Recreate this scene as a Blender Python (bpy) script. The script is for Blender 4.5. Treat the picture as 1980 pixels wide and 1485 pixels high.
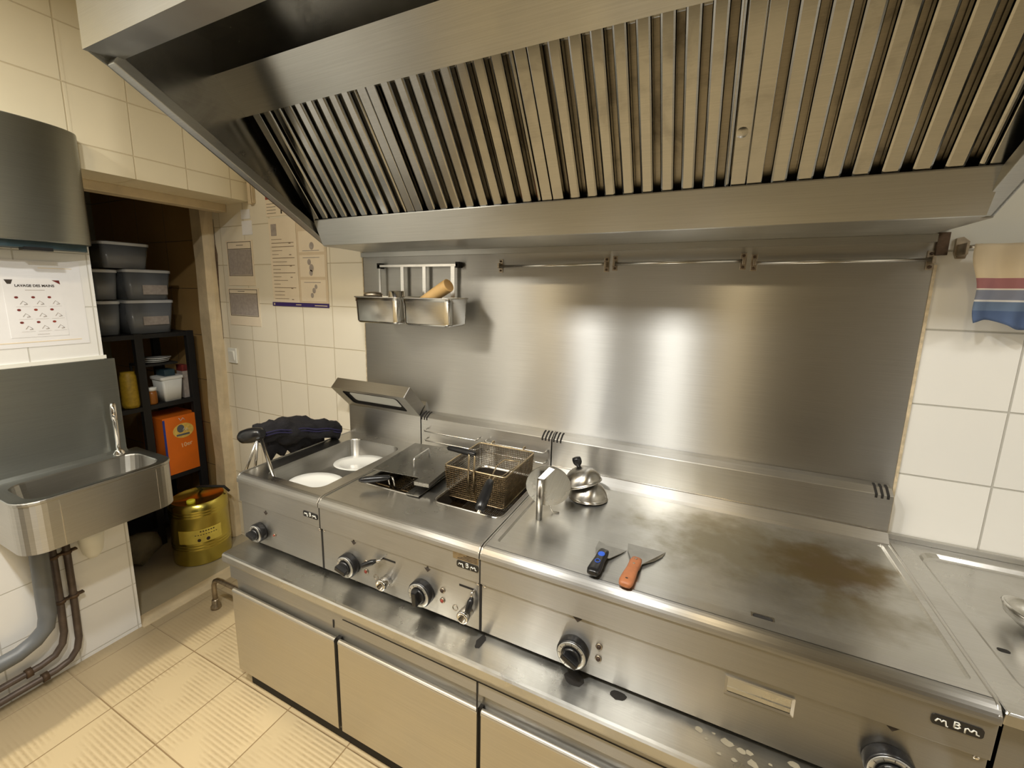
import bpy, bmesh, math, random
from mathutils import Vector, Matrix, noise
random.seed(7)
S = bpy.context.scene
for o in list(bpy.data.objects): bpy.data.objects.remove(o)
COL = S.collection
PI = math.pi

# ------------------------------------------------------------------ camera
cam = bpy.data.cameras.new('camera'); camo = bpy.data.objects.new('camera', cam); COL.objects.link(camo)
R_, U_, B_ = (0.89401, 0.44781, 0.01432), (-0.09025, 0.14869, 0.98476), (0.43886, -0.88168, 0.17335)
camo.matrix_world = Matrix(((R_[0], U_[0], B_[0], 1.6016), (R_[1], U_[1], B_[1], -1.6525), (R_[2], U_[2], B_[2], 1.6117), (0, 0, 0, 1)))
cam.sensor_width = 36; cam.lens = 847.7/1980*36; cam.shift_x = (990-952.95)/1980; cam.shift_y = -(742.5-711.8)/1980
cam.clip_start = .02
S.camera = camo

# ------------------------------------------------------------------ world, exposure
w = bpy.data.worlds.new('world'); S.world = w; w.use_nodes = True
w.node_tree.nodes['Background'].inputs[0].default_value = (1, .9, .75, 1)
w.node_tree.nodes['Background'].inputs[1].default_value = 0.0
S.view_settings.view_transform = 'Standard'; S.view_settings.look = 'None'
S.view_settings.gamma = 1; S.view_settings.use_curve_mapping = False
S.view_settings.exposure = 0.0

# ------------------------------------------------------------------ lamps (ceiling spots and tubes behind and above the camera)
def lamp(name, loc, size, power, col, rot=(0, 0, 0), sy=None):
    l = bpy.data.lights.new(name, 'AREA'); l.shape = 'RECTANGLE'; l.size = size; l.size_y = sy or size
    l.energy = power; l.color = col
    o = bpy.data.objects.new(name, l); o.location = loc; o.rotation_euler = rot; COL.objects.link(o); return o
COOL = (1, .99, .95); WARM = (1, .78, .46)
lamp('lamp_cool_light', (.66, -1.67, 2.70), .10, 22, COOL)
lamp('lamp_cool_light', (1.33, -1.67, 2.70), .10, 24, COOL)
lamp('lamp_warm_light', (.25, -1.86, 2.70), .10, 8, WARM)
lamp('lamp_warm_light', (1.75, -1.86, 2.70), .10, 7, WARM)
lamp('lamp_room_light', (-.25, -2.1, 2.70), .4, 22, (1, .935, .81))
lamp('lamp_room_light', (3.1, -1.35, 2.70), .4, 9, (1, .98, .93))

# ------------------------------------------------------------------ node helpers
def mat(name):
    m = bpy.data.materials.new(name); m.use_nodes = True
    nt = m.node_tree; return m, nt, nt.nodes['Principled BSDF']
def L(nt, a, b): nt.links.new(a, b)
def N(nt, t, **k):
    n = nt.nodes.new(t)
    for a, b in k.items(): setattr(n, a, b)
    return n
def setv(n, **k):
    for a, b in k.items(): n.inputs[a.replace('_', ' ')].default_value = b
def c4(c): return (c[0], c[1], c[2], 1)
def srgb(r, g, b):
    f = lambda v: (v/255/12.92) if v/255 <= .04045 else ((v/255+.055)/1.055)**2.4
    return (f(r), f(g), f(b))
def flat(name, col, rough=.5, metal=0, spec=.5, var=.08, sc=12, trans=0, alpha=1, bump=0, bsc=60, coat=0):
    m, nt, p = mat(name)
    g = N(nt, 'ShaderNodeNewGeometry')
    nz = N(nt, 'ShaderNodeTexNoise'); nz.inputs['Scale'].default_value = sc; nz.inputs['Detail'].default_value = 4
    L(nt, g.outputs['Position'], nz.inputs['Vector'])
    mp = N(nt, 'ShaderNodeMapRange'); mp.inputs[1].default_value = .3; mp.inputs[2].default_value = .7
    mp.inputs[3].default_value = 1-var; mp.inputs[4].default_value = 1+var
    L(nt, nz.outputs[0], mp.inputs[0])
    mx = N(nt, 'ShaderNodeVectorMath', operation='SCALE'); mx.inputs[0].default_value = col
    L(nt, mp.outputs[0], mx.inputs['Scale']); L(nt, mx.outputs[0], p.inputs['Base Color'])
    p.inputs['Roughness'].default_value = rough; p.inputs['Metallic'].default_value = metal
    p.inputs['Specular IOR Level'].default_value = spec; p.inputs['Transmission Weight'].default_value = trans
    p.inputs['Alpha'].default_value = alpha; p.inputs['Coat Weight'].default_value = coat
    if bump:
        n2 = N(nt, 'ShaderNodeTexNoise'); n2.inputs['Scale'].default_value = bsc; n2.inputs['Detail'].default_value = 5
        L(nt, g.outputs['Position'], n2.inputs['Vector'])
        b = N(nt, 'ShaderNodeBump'); b.inputs['Strength'].default_value = bump; b.inputs['Distance'].default_value = .004
        L(nt, n2.outputs[0], b.inputs['Height']); L(nt, b.outputs[0], p.inputs['Normal'])
    return m
def steel(name, col=(.56, .53, .48), r0=.22, r1=.34, aniso=.75, tan=(0, .2, 1), grease=0.0, gcol=(.16, .12, .07), wave=.0, stain=None, spots=None, scuff=.0):
    """brushed stainless: highlights stretch along tan; smears of grease change gloss and tint"""
    m, nt, p = mat(name)
    g = N(nt, 'ShaderNodeNewGeometry')
    nz = N(nt, 'ShaderNodeTexNoise'); setv(nz, Scale=5., Detail=6., Roughness=.6)
    L(nt, g.outputs['Position'], nz.inputs['Vector'])
    mp = N(nt, 'ShaderNodeMapRange'); mp.inputs[1].default_value = .35; mp.inputs[2].default_value = .65
    mp.inputs[3].default_value = r0; mp.inputs[4].default_value = r1
    L(nt, nz.outputs[0], mp.inputs[0]); rough = mp.outputs[0]
    p.inputs['Metallic'].default_value = 1
    p.inputs['Anisotropic'].default_value = aniso
    # fine streaks of the brushing in the tint
    sc = N(nt, 'ShaderNodeVectorMath', operation='MULTIPLY')
    sc.inputs[1].default_value = (6, 6, 900) if abs(tan[2]) > .5 and abs(tan[0]) < .5 else (6, 900, 6)
    L(nt, g.outputs['Position'], sc.inputs[0])
    st = N(nt, 'ShaderNodeTexNoise'); setv(st, Scale=1., Detail=2.)
    L(nt, sc.outputs[0], st.inputs['Vector'])
    mp2 = N(nt, 'ShaderNodeMapRange'); mp2.inputs[1].default_value = .3; mp2.inputs[2].default_value = .7
    mp2.inputs[3].default_value = .93; mp2.inputs[4].default_value = 1.05
    L(nt, st.outputs[0], mp2.inputs[0])
    cs = N(nt, 'ShaderNodeVectorMath', operation='SCALE'); cs.inputs[0].default_value = col
    L(nt, mp2.outputs[0], cs.inputs['Scale']); colour = cs.outputs[0]
    def mixc(fac, c, cur):
        x = N(nt, 'ShaderNodeMix', data_type='RGBA'); L(nt, fac, x.inputs[0]); L(nt, cur, x.inputs[6]); x.inputs[7].default_value = c4(c); return x.outputs[2]
    def mixf(fac, v, cur):
        x = N(nt, 'ShaderNodeMix', data_type='FLOAT'); L(nt, fac, x.inputs[0]); L(nt, cur, x.inputs[2]); x.inputs[3].default_value = v; return x.outputs[0]
    if grease:
        n3 = N(nt, 'ShaderNodeTexNoise'); setv(n3, Scale=7., Detail=8., Roughness=.65, Distortion=.8)
        L(nt, g.outputs['Position'], n3.inputs['Vector'])
        m3 = N(nt, 'ShaderNodeMapRange'); m3.inputs[1].default_value = .5; m3.inputs[2].default_value = .72
        m3.inputs[3].default_value = 0; m3.inputs[4].default_value = grease
        L(nt, n3.outputs[0], m3.inputs[0])
        colour = mixc(m3.outputs[0], gcol, colour); rough = mixf(m3.outputs[0], .55, rough)
    if stain:
        for (cx, cy, rx, ry, c, k) in stain:
            v = N(nt, 'ShaderNodeVectorMath', operation='SUBTRACT'); v.inputs[1].default_value = (cx, cy, 0); L(nt, g.outputs['Position'], v.inputs[0])
            v2 = N(nt, 'ShaderNodeVectorMath', operation='MULTIPLY'); v2.inputs[1].default_value = (1/rx, 1/ry, 0); L(nt, v.outputs[0], v2.inputs[0])
            ln = N(nt, 'ShaderNodeVectorMath', operation='LENGTH'); L(nt, v2.outputs[0], ln.inputs[0])
            n4 = N(nt, 'ShaderNodeTexNoise'); setv(n4, Scale=14., Detail=6.); L(nt, g.outputs['Position'], n4.inputs['Vector'])
            ad = N(nt, 'ShaderNodeMath', operation='MULTIPLY_ADD'); L(nt, n4.outputs[0], ad.inputs[0]); ad.inputs[1].default_value = 1.6; L(nt, ln.outputs['Value'], ad.inputs[2])
            m4 = N(nt, 'ShaderNodeMapRange', interpolation_type='SMOOTHSTEP'); m4.inputs[1].default_value = 1.15; m4.inputs[2].default_value = 2.0; m4.inputs[3].default_value = k; m4.inputs[4].default_value = 0
            L(nt, ad.outputs[0], m4.inputs[0])
            colour = mixc(m4.outputs[0], c, colour); rough = mixf(m4.outputs[0], .5, rough)
    L(nt, colour, p.inputs['Base Color']); L(nt, rough, p.inputs['Roughness'])
    cx = N(nt, 'ShaderNodeCombineXYZ')
    for i in range(3): cx.inputs[i].default_value = tan[i]
    L(nt, cx.outputs[0], p.inputs['Tangent'])
    if wave or scuff:
        n5 = N(nt, 'ShaderNodeTexNoise'); setv(n5, Scale=2.5 if wave else 40., Detail=1. if wave else 5.)
        L(nt, g.outputs['Position'], n5.inputs['Vector'])
        b = N(nt, 'ShaderNodeBump'); b.inputs['Strength'].default_value = 1; b.inputs['Distance'].default_value = wave or scuff
        L(nt, n5.outputs[0], b.inputs['Height']); L(nt, b.outputs[0], p.inputs['Normal'])
    return m
def tiles(name, col, grout, au, av, pu, pv, ou, ov, gw=.004, rough=.22, vary=.05, bump=.0012, lump=0, split=None, above=None):
    """square tiles laid out in world metres along axes au, av"""
    m, nt, p = mat(name)
    g = N(nt, 'ShaderNodeNewGeometry'); sx = N(nt, 'ShaderNodeSeparateXYZ'); L(nt, g.outputs['Position'], sx.inputs[0])
    def edge(ax, pitch, off):
        a = N(nt, 'ShaderNodeMath', operation='SUBTRACT'); L(nt, sx.outputs[ax], a.inputs[0]); a.inputs[1].default_value = off
        d = N(nt, 'ShaderNodeMath', operation='DIVIDE'); L(nt, a.outputs[0], d.inputs[0]); d.inputs[1].default_value = pitch
        fl = N(nt, 'ShaderNodeMath', operation='FLOOR'); L(nt, d.outputs[0], fl.inputs[0])
        pp = N(nt, 'ShaderNodeMath', operation='PINGPONG'); L(nt, d.outputs[0], pp.inputs[0]); pp.inputs[1].default_value = .5
        mm = N(nt, 'ShaderNodeMath', operation='MULTIPLY'); L(nt, pp.outputs[0], mm.inputs[0]); mm.inputs[1].default_value = pitch
        return mm.outputs[0], fl.outputs[0]
    e1, f1 = edge(au, pu, ou); e2, f2 = edge(av, pv, ov)
    mn = N(nt, 'ShaderNodeMath', operation='MINIMUM'); L(nt, e1, mn.inputs[0]); L(nt, e2, mn.inputs[1])
    mr = N(nt, 'ShaderNodeMapRange', interpolation_type='SMOOTHSTEP'); L(nt, mn.outputs[0], mr.inputs[0])
    mr.inputs[1].default_value = gw*.35; mr.inputs[2].default_value = gw*.75
    wn = N(nt, 'ShaderNodeTexWhiteNoise', noise_dimensions='2D'); cb = N(nt, 'ShaderNodeCombineXYZ'); L(nt, f1, cb.inputs[0]); L(nt, f2, cb.inputs[1]); L(nt, cb.outputs[0], wn.inputs['Vector'])
    nz = N(nt, 'ShaderNodeTexNoise'); setv(nz, Scale=6., Detail=5.); L(nt, g.outputs['Position'], nz.inputs['Vector'])
    ad = N(nt, 'ShaderNodeMath', operation='ADD'); L(nt, wn.outputs['Value'], ad.inputs[0]); L(nt, nz.outputs[0], ad.inputs[1])
    mp = N(nt, 'ShaderNodeMapRange'); L(nt, ad.outputs[0], mp.inputs[0]); mp.inputs[1].default_value = .3; mp.inputs[2].default_value = 1.7; mp.inputs[3].default_value = 1-vary; mp.inputs[4].default_value = 1+vary
    sc = N(nt, 'ShaderNodeVectorMath', operation='SCALE'); sc.inputs[0].default_value = col; L(nt, mp.outputs[0], sc.inputs['Scale'])
    mx = N(nt, 'ShaderNodeMix', data_type='RGBA'); L(nt, mr.outputs[0], mx.inputs[0]); mx.inputs[6].default_value = c4(grout); L(nt, sc.outputs[0], mx.inputs[7])
    out = mx.outputs[2]; hgt = mr.outputs[0]
    if above is not None:   # plain paint above a height
        gt = N(nt, 'ShaderNodeMath', operation='GREATER_THAN'); L(nt, sx.outputs[2], gt.inputs[0]); gt.inputs[1].default_value = above[0]
        m2 = N(nt, 'ShaderNodeMix', data_type='RGBA'); L(nt, gt.outputs[0], m2.inputs[0]); L(nt, out, m2.inputs[6]); m2.inputs[7].default_value = c4(above[1]); out = m2.outputs[2]
        mxh = N(nt, 'ShaderNodeMath', operation='MAXIMUM'); L(nt, hgt, mxh.inputs[0]); L(nt, gt.outputs[0], mxh.inputs[1]); hgt = mxh.outputs[0]
    L(nt, out, p.inputs['Base Color'])
    rr = N(nt, 'ShaderNodeMapRange'); L(nt, hgt, rr.inputs[0]); rr.inputs[3].default_value = .85; rr.inputs[4].default_value = rough; L(nt, rr.outputs[0], p.inputs['Roughness'])
    b = N(nt, 'ShaderNodeBump'); b.inputs['Strength'].default_value = 1; b.inputs['Distance'].default_value = bump
    hh = hgt
    if lump:
        n2 = N(nt, 'ShaderNodeTexNoise'); setv(n2, Scale=18., Detail=3.); L(nt, g.outputs['Position'], n2.inputs['Vector'])
        a2 = N(nt, 'ShaderNodeMath', operation='MULTIPLY_ADD'); L(nt, n2.outputs[0], a2.inputs[0]); a2.inputs[1].default_value = lump; L(nt, hgt, a2.inputs[2]); hh = a2.outputs[0]
    L(nt, hh, b.inputs['Height']); L(nt, b.outputs[0], p.inputs['Normal'])
    return m, nt, p, sx, b, hh, mx
# ------------------------------------------------------------------ materials
M = {}
M['tile_back'] = tiles('tile_back', srgb(236, 228, 208), srgb(202, 190, 164), 0, 2, .215, .215, -.142, .017, vary=.04, lump=.25)[0]
M['tile_right'] = tiles('tile_right', srgb(242, 241, 236), srgb(190, 188, 180), 0, 2, .215, .215, 2.125, .017, vary=.03, above=(1.75, srgb(232, 232, 224)))[0]
M['tile_left'] = tiles('tile_left', srgb(238, 228, 200), srgb(214, 200, 168), 1, 2, .215, .215, -.102, .017, vary=.04, lump=.35)[0]
M['tile_pier'] = tiles('tile_pier', srgb(240, 240, 238), srgb(205, 203, 196), 1, 2, .215, .215, -.747, .017, vary=.03, lump=.8, bump=.0008)[0]
M['tile_store'] = tiles('tile_store', srgb(178, 144, 92), srgb(110, 88, 56), 0, 2, .33, .30, -1.35, .1, vary=.08)[0]
M['plaster'] = flat('plaster', srgb(218, 200, 168), .8, var=.08, bump=.6, bsc=25)
M['paint_worn'] = flat('paint_worn', srgb(212, 194, 160), .6, var=.14, sc=9, bump=.8, bsc=30)
M['rear'] = flat('rear', srgb(128, 116, 98), .7, var=.2, sc=2)
M['ceil'] = flat('ceil', srgb(225, 218, 200), .9)
M['store_floor'] = flat('store_floor', srgb(176, 166, 142), .45, var=.10, sc=5)
def floor_mat():
    m, nt, p, sx, b, hh, mx = tiles('floor_tile', srgb(214, 194, 154), srgb(160, 134, 96), 0, 1, .305, .305, -.345, -1.012, gw=.0035, rough=.5, vary=.06, bump=.0016)
    # raised ribs running along x, worn away in patches
    sn = N(nt, 'ShaderNodeMath', operation='MULTIPLY'); L(nt, sx.outputs[1], sn.inputs[0]); sn.inputs[1].default_value = 2*PI/.0152
    si = N(nt, 'ShaderNodeMath', operation='SINE'); L(nt, sn.outputs[0], si.inputs[0])
    nz = N(nt, 'ShaderNodeTexNoise'); setv(nz, Scale=5., Detail=3.); g = N(nt, 'ShaderNodeNewGeometry'); L(nt, g.outputs['Position'], nz.inputs['Vector'])
    mk = N(nt, 'ShaderNodeMapRange'); L(nt, nz.outputs[0], mk.inputs[0]); mk.inputs[1].default_value = .42; mk.inputs[2].default_value = .55
    n2 = N(nt, 'ShaderNodeTexNoise'); setv(n2, Scale=70., Detail=2.); L(nt, g.outputs['Position'], n2.inputs['Vector'])
    mu = N(nt, 'ShaderNodeMath', operation='MULTIPLY'); L(nt, si.outputs[0], mu.inputs[0]); L(nt, mk.outputs[0], mu.inputs[1])
    mu2 = N(nt, 'ShaderNodeMath', operation='MULTIPLY'); L(nt, mu.outputs[0], mu2.inputs[0]); L(nt, n2.outputs[0], mu2.inputs[1])
    ad = N(nt, 'ShaderNodeMath', operation='ADD'); L(nt, hh, ad.inputs[0]); L(nt, mu2.outputs[0], ad.inputs[1]); L(nt, ad.outputs[0], b.inputs['Height'])
    # dirt settles in the grooves
    dm = N(nt, 'ShaderNodeMapRange'); L(nt, mu2.outputs[0], dm.inputs[0]); dm.inputs[1].default_value = -.5; dm.inputs[2].default_value = 0; dm.inputs[3].default_value = .35; dm.inputs[4].default_value = 0
    m2 = N(nt, 'ShaderNodeMix', data_type='RGBA'); L(nt, dm.outputs[0], m2.inputs[0]); L(nt, mx.outputs[2], m2.inputs[6]); m2.inputs[7].default_value = c4(srgb(168, 142, 102)); L(nt, m2.outputs[2], p.inputs['Base Color'])
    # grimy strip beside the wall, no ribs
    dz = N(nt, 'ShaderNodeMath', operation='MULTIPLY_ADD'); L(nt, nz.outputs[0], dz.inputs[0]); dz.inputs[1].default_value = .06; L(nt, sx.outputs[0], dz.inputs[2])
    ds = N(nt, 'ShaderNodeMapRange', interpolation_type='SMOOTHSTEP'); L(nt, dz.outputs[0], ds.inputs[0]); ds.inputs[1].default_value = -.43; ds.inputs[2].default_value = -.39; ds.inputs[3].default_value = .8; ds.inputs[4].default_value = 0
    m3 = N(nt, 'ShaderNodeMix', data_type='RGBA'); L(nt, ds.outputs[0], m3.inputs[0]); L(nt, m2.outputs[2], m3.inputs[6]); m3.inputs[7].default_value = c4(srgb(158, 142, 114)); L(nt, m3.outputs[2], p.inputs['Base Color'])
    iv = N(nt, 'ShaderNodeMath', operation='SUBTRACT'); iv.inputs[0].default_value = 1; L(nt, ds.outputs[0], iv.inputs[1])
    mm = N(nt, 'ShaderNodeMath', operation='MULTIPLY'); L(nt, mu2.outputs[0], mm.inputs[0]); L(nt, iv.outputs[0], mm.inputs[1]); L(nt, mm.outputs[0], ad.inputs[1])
    return m
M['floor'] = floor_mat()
ST = (.56, .53, .47)
M['panel'] = steel('steel_panel', (.54, .53, .50), .40, .43, 1.0)
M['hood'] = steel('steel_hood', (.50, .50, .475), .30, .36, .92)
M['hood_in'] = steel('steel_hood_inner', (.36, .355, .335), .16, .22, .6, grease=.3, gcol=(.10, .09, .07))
M['lid'] = steel('steel_cover', (.30, .295, .275), .24, .34, .6, tan=(0, 1, .2), grease=.2, gcol=(.2, .18, .14))
M['clear_lid'] = flat('clear_lid', (.72, .73, .73), .25, trans=.25, var=.05)
M['store_far'] = tiles('store_far', srgb(150, 148, 130), srgb(96, 92, 78), 1, 2, .33, .30, -1.35, .1, vary=.08)[0]
M['cloche'] = steel('steel_cloche', (.55, .53, .49), .28, .34, .7, tan=(.3, 0, 1))
M['filter'] = steel('steel_filter', (.36, .36, .35), .13, .18, .5, grease=.35, gcol=(.20, .18, .15))
M['tank'] = flat('tank_dark', (.05, .04, .03), .5, .3)
M['filter_gap'] = steel('steel_filter_dark', (.26, .235, .19), .3, .4, .3, grease=.6, gcol=(.08, .065, .045))
M['unit'] = steel('steel_unit', (.58, .565, .53), .30, .36, .85)
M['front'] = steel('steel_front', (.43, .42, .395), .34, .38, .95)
M['top'] = steel('steel_top', (.58, .57, .54), .26, .36, .8, tan=(0, 1, .2), grease=.2, gcol=(.34, .30, .23), scuff=.0002)
M['griddle'] = steel('griddle_plate', (.58, .57, .53), .28, .38, .8, tan=(0, 1, .2), grease=.15, gcol=(.32, .29, .22), scuff=.0002,
                     stain=[(1.92, -.30, .16, .13, (.16, .07, .02), .85), (1.78, -.30, .34, .22, (.22, .18, .08), .65), (1.97, -.46, .12, .08, (.25, .20, .10), .4)])
M['base_top'] = steel('steel_base_top', (.58, .57, .53), .24, .36, .8, tan=(0, 1, .2), grease=.3, gcol=(.26, .25, .22), scuff=.0002)
M['door'] = steel('steel_door', (.56, .52, .435), .42, .50, .4)
M['basin'] = steel('steel_basin', (.50, .49, .46), .34, .40, .85, tan=(0, .2, 1))
M['splash'] = steel('steel_splash', (.38, .40, .385), .40, .44, .85)
M['pan'] = steel('steel_pan', (.66, .65, .62), .16, .24, .3)
M['white_metal'] = flat('bright_rod', (.82, .81, .78), .35, 1, var=.03)
M['chrome'] = flat('chrome', (.75, .73, .70), .1, 1, var=.03)
M['wire'] = flat('basket_wire', (.55, .44, .28), .28, 1, var=.25, sc=40)
M['wire_dark'] = flat('basket_wire_brown', (.20, .145, .08), .32, 1, var=.4, sc=60)
M['rodsteel'] = flat('rod_steel', (.62, .60, .56), .22, 1, var=.1)
M['rust'] = flat('rusty_iron', srgb(92, 74, 58), .6, .5, var=.35, sc=50)
M['black'] = flat('black_plastic', (.012, .012, .013), .28, var=.1)
M['blackmat'] = flat('black_matt', (.010, .009, .008), .7, var=.2)
M['rubber'] = flat('dark_gap', (.015, .013, .011), .8, var=.1)
M['oil'] = flat('dark_oil', (.012, .007, .003), .08, var=.1)
M['dark_steel'] = flat('dark_steel', (.10, .095, .085), .4, .8, var=.2)
M['white'] = flat('white_plastic', srgb(238, 238, 230), .35, var=.02)
M['plate'] = flat('white_porcelain', srgb(246, 246, 240), .12, var=.01, coat=.5)
M['knobring'] = flat('knob_ring', srgb(190, 190, 186), .3, .7, var=.05)
M['ink'] = flat('ink', srgb(60, 52, 46), .7, var=.1)
M['inkfaint'] = flat('faint_ink', srgb(138, 120, 100), .7, var=.1)
M['paper'] = flat('paper', srgb(238, 238, 240), .6, var=.02)
M['paper_cream'] = flat('cream_paper', srgb(236, 222, 198), .5, var=.03)
M['paper_tan'] = flat('tan_paper', srgb(218, 200, 172), .5, var=.04)
M['greyprint'] = flat('grey_print', srgb(166, 156, 148), .6, var=.12, sc=60)
M['purple'] = flat('purple_print', srgb(62, 46, 104), .5)
M['redprint'] = flat('red_print', srgb(150, 62, 48), .5)
M['blueprint'] = flat('blue_print', srgb(40, 62, 150), .5)
M['orange'] = flat('orange_card', srgb(240, 120, 30), .5, var=.05)
M['yellowprint'] = flat('yellow_print', srgb(238, 200, 100), .5, var=.15, sc=60)
M['paleprint'] = flat('pale_print', srgb(250, 205, 150), .5, var=.1)
M['gold'] = flat('gold_tin', (.62, .52, .12), .24, 1, var=.08)
M['yellowlabel'] = flat('yellow_label', srgb(222, 200, 88), .5, var=.10, sc=20)
M['yellow'] = flat('yellow_plastic', srgb(222, 214, 60), .4)
M['clear'] = flat('clear_plastic', (.42, .44, .46), .2, trans=.6, var=.05)
M['food_red'] = flat('food_red', srgb(120, 44, 40), .6, var=.4, sc=50)
M['food_dark'] = flat('food_dark', srgb(60, 44, 34), .6, var=.4, sc=50)
M['teal'] = flat('teal_plastic', srgb(44, 66, 74), .45, var=.15)
M['pasta'] = flat('pasta_yellow', srgb(170, 140, 40), .5, var=.2, sc=60)
M['jarbrown'] = flat('amber_jar', srgb(150, 92, 34), .3, var=.15)
M['bag'] = flat('dull_sack', srgb(96, 88, 68), .8, var=.2, bump=.5)
M['greypipe'] = flat('grey_pvc', srgb(104, 108, 112), .4, var=.08)
M['oldpipe'] = flat('old_pipe', srgb(96, 84, 76), .5, .3, var=.2, sc=30)
M['wood'] = flat('pale_wood', srgb(224, 184, 122), .5, var=.06, sc=20)
M['woodorange'] = flat('orange_wood', srgb(176, 112, 74), .5, var=.10, sc=60)
M['woodend'] = flat('wood_end', srgb(206, 164, 108), .7, var=.05)
M['blue'] = flat('blue_plastic', srgb(40, 92, 210), .35)
M['blade'] = flat('scraper_blade', (.42, .41, .38), .34, 1, var=.12, sc=30)
M['cloth'] = flat('dark_cloth', srgb(24, 22, 26), .85, var=.25, sc=20, bump=.6, bsc=300)
M['cloth_blue'] = flat('navy_trim', srgb(34, 30, 66), .85)
M['seal'] = flat('silicone_seal', srgb(206, 190, 160), .6, var=.2, sc=80)
M['dirt'] = flat('dried_dirt', srgb(150, 142, 122), .8)
M['bracket'] = flat('bracket_steel', (.40, .34, .26), .4, 1, var=.2, sc=60)
def towel_mat():
    m, nt, p = mat('striped_tea_towel'); tc = N(nt, 'ShaderNodeTexCoord'); sx = N(nt, 'ShaderNodeSeparateXYZ'); L(nt, tc.outputs['Object'], sx.inputs[0])
    mp = N(nt, 'ShaderNodeMapRange'); L(nt, sx.outputs[2], mp.inputs[0]); mp.inputs[1].default_value = -.20; mp.inputs[2].default_value = 0
    cr = N(nt, 'ShaderNodeValToRGB'); cr.color_ramp.interpolation = 'CONSTANT'
    els = [(0, srgb(84, 104, 142)), (.16, srgb(108, 128, 158)), (.27, srgb(225, 225, 225)), (.295, srgb(136, 142, 162)), (.42, srgb(228, 222, 215)), (.44, srgb(164, 112, 116)), (.57, srgb(216, 200, 172))]
    e = cr.color_ramp.elements; e[0].position = 0; e[0].color = c4(els[0][1]); e[1].position = els[1][0]; e[1].color = c4(els[1][1])
    for q, c in els[2:]: k = e.new(q); k.color = c4(c)
    L(nt, mp.outputs[0], cr.inputs[0]); L(nt, cr.outputs[0], p.inputs['Base Color']); p.inputs['Roughness'].default_value = .9
    return m
M['towel'] = towel_mat()

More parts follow.
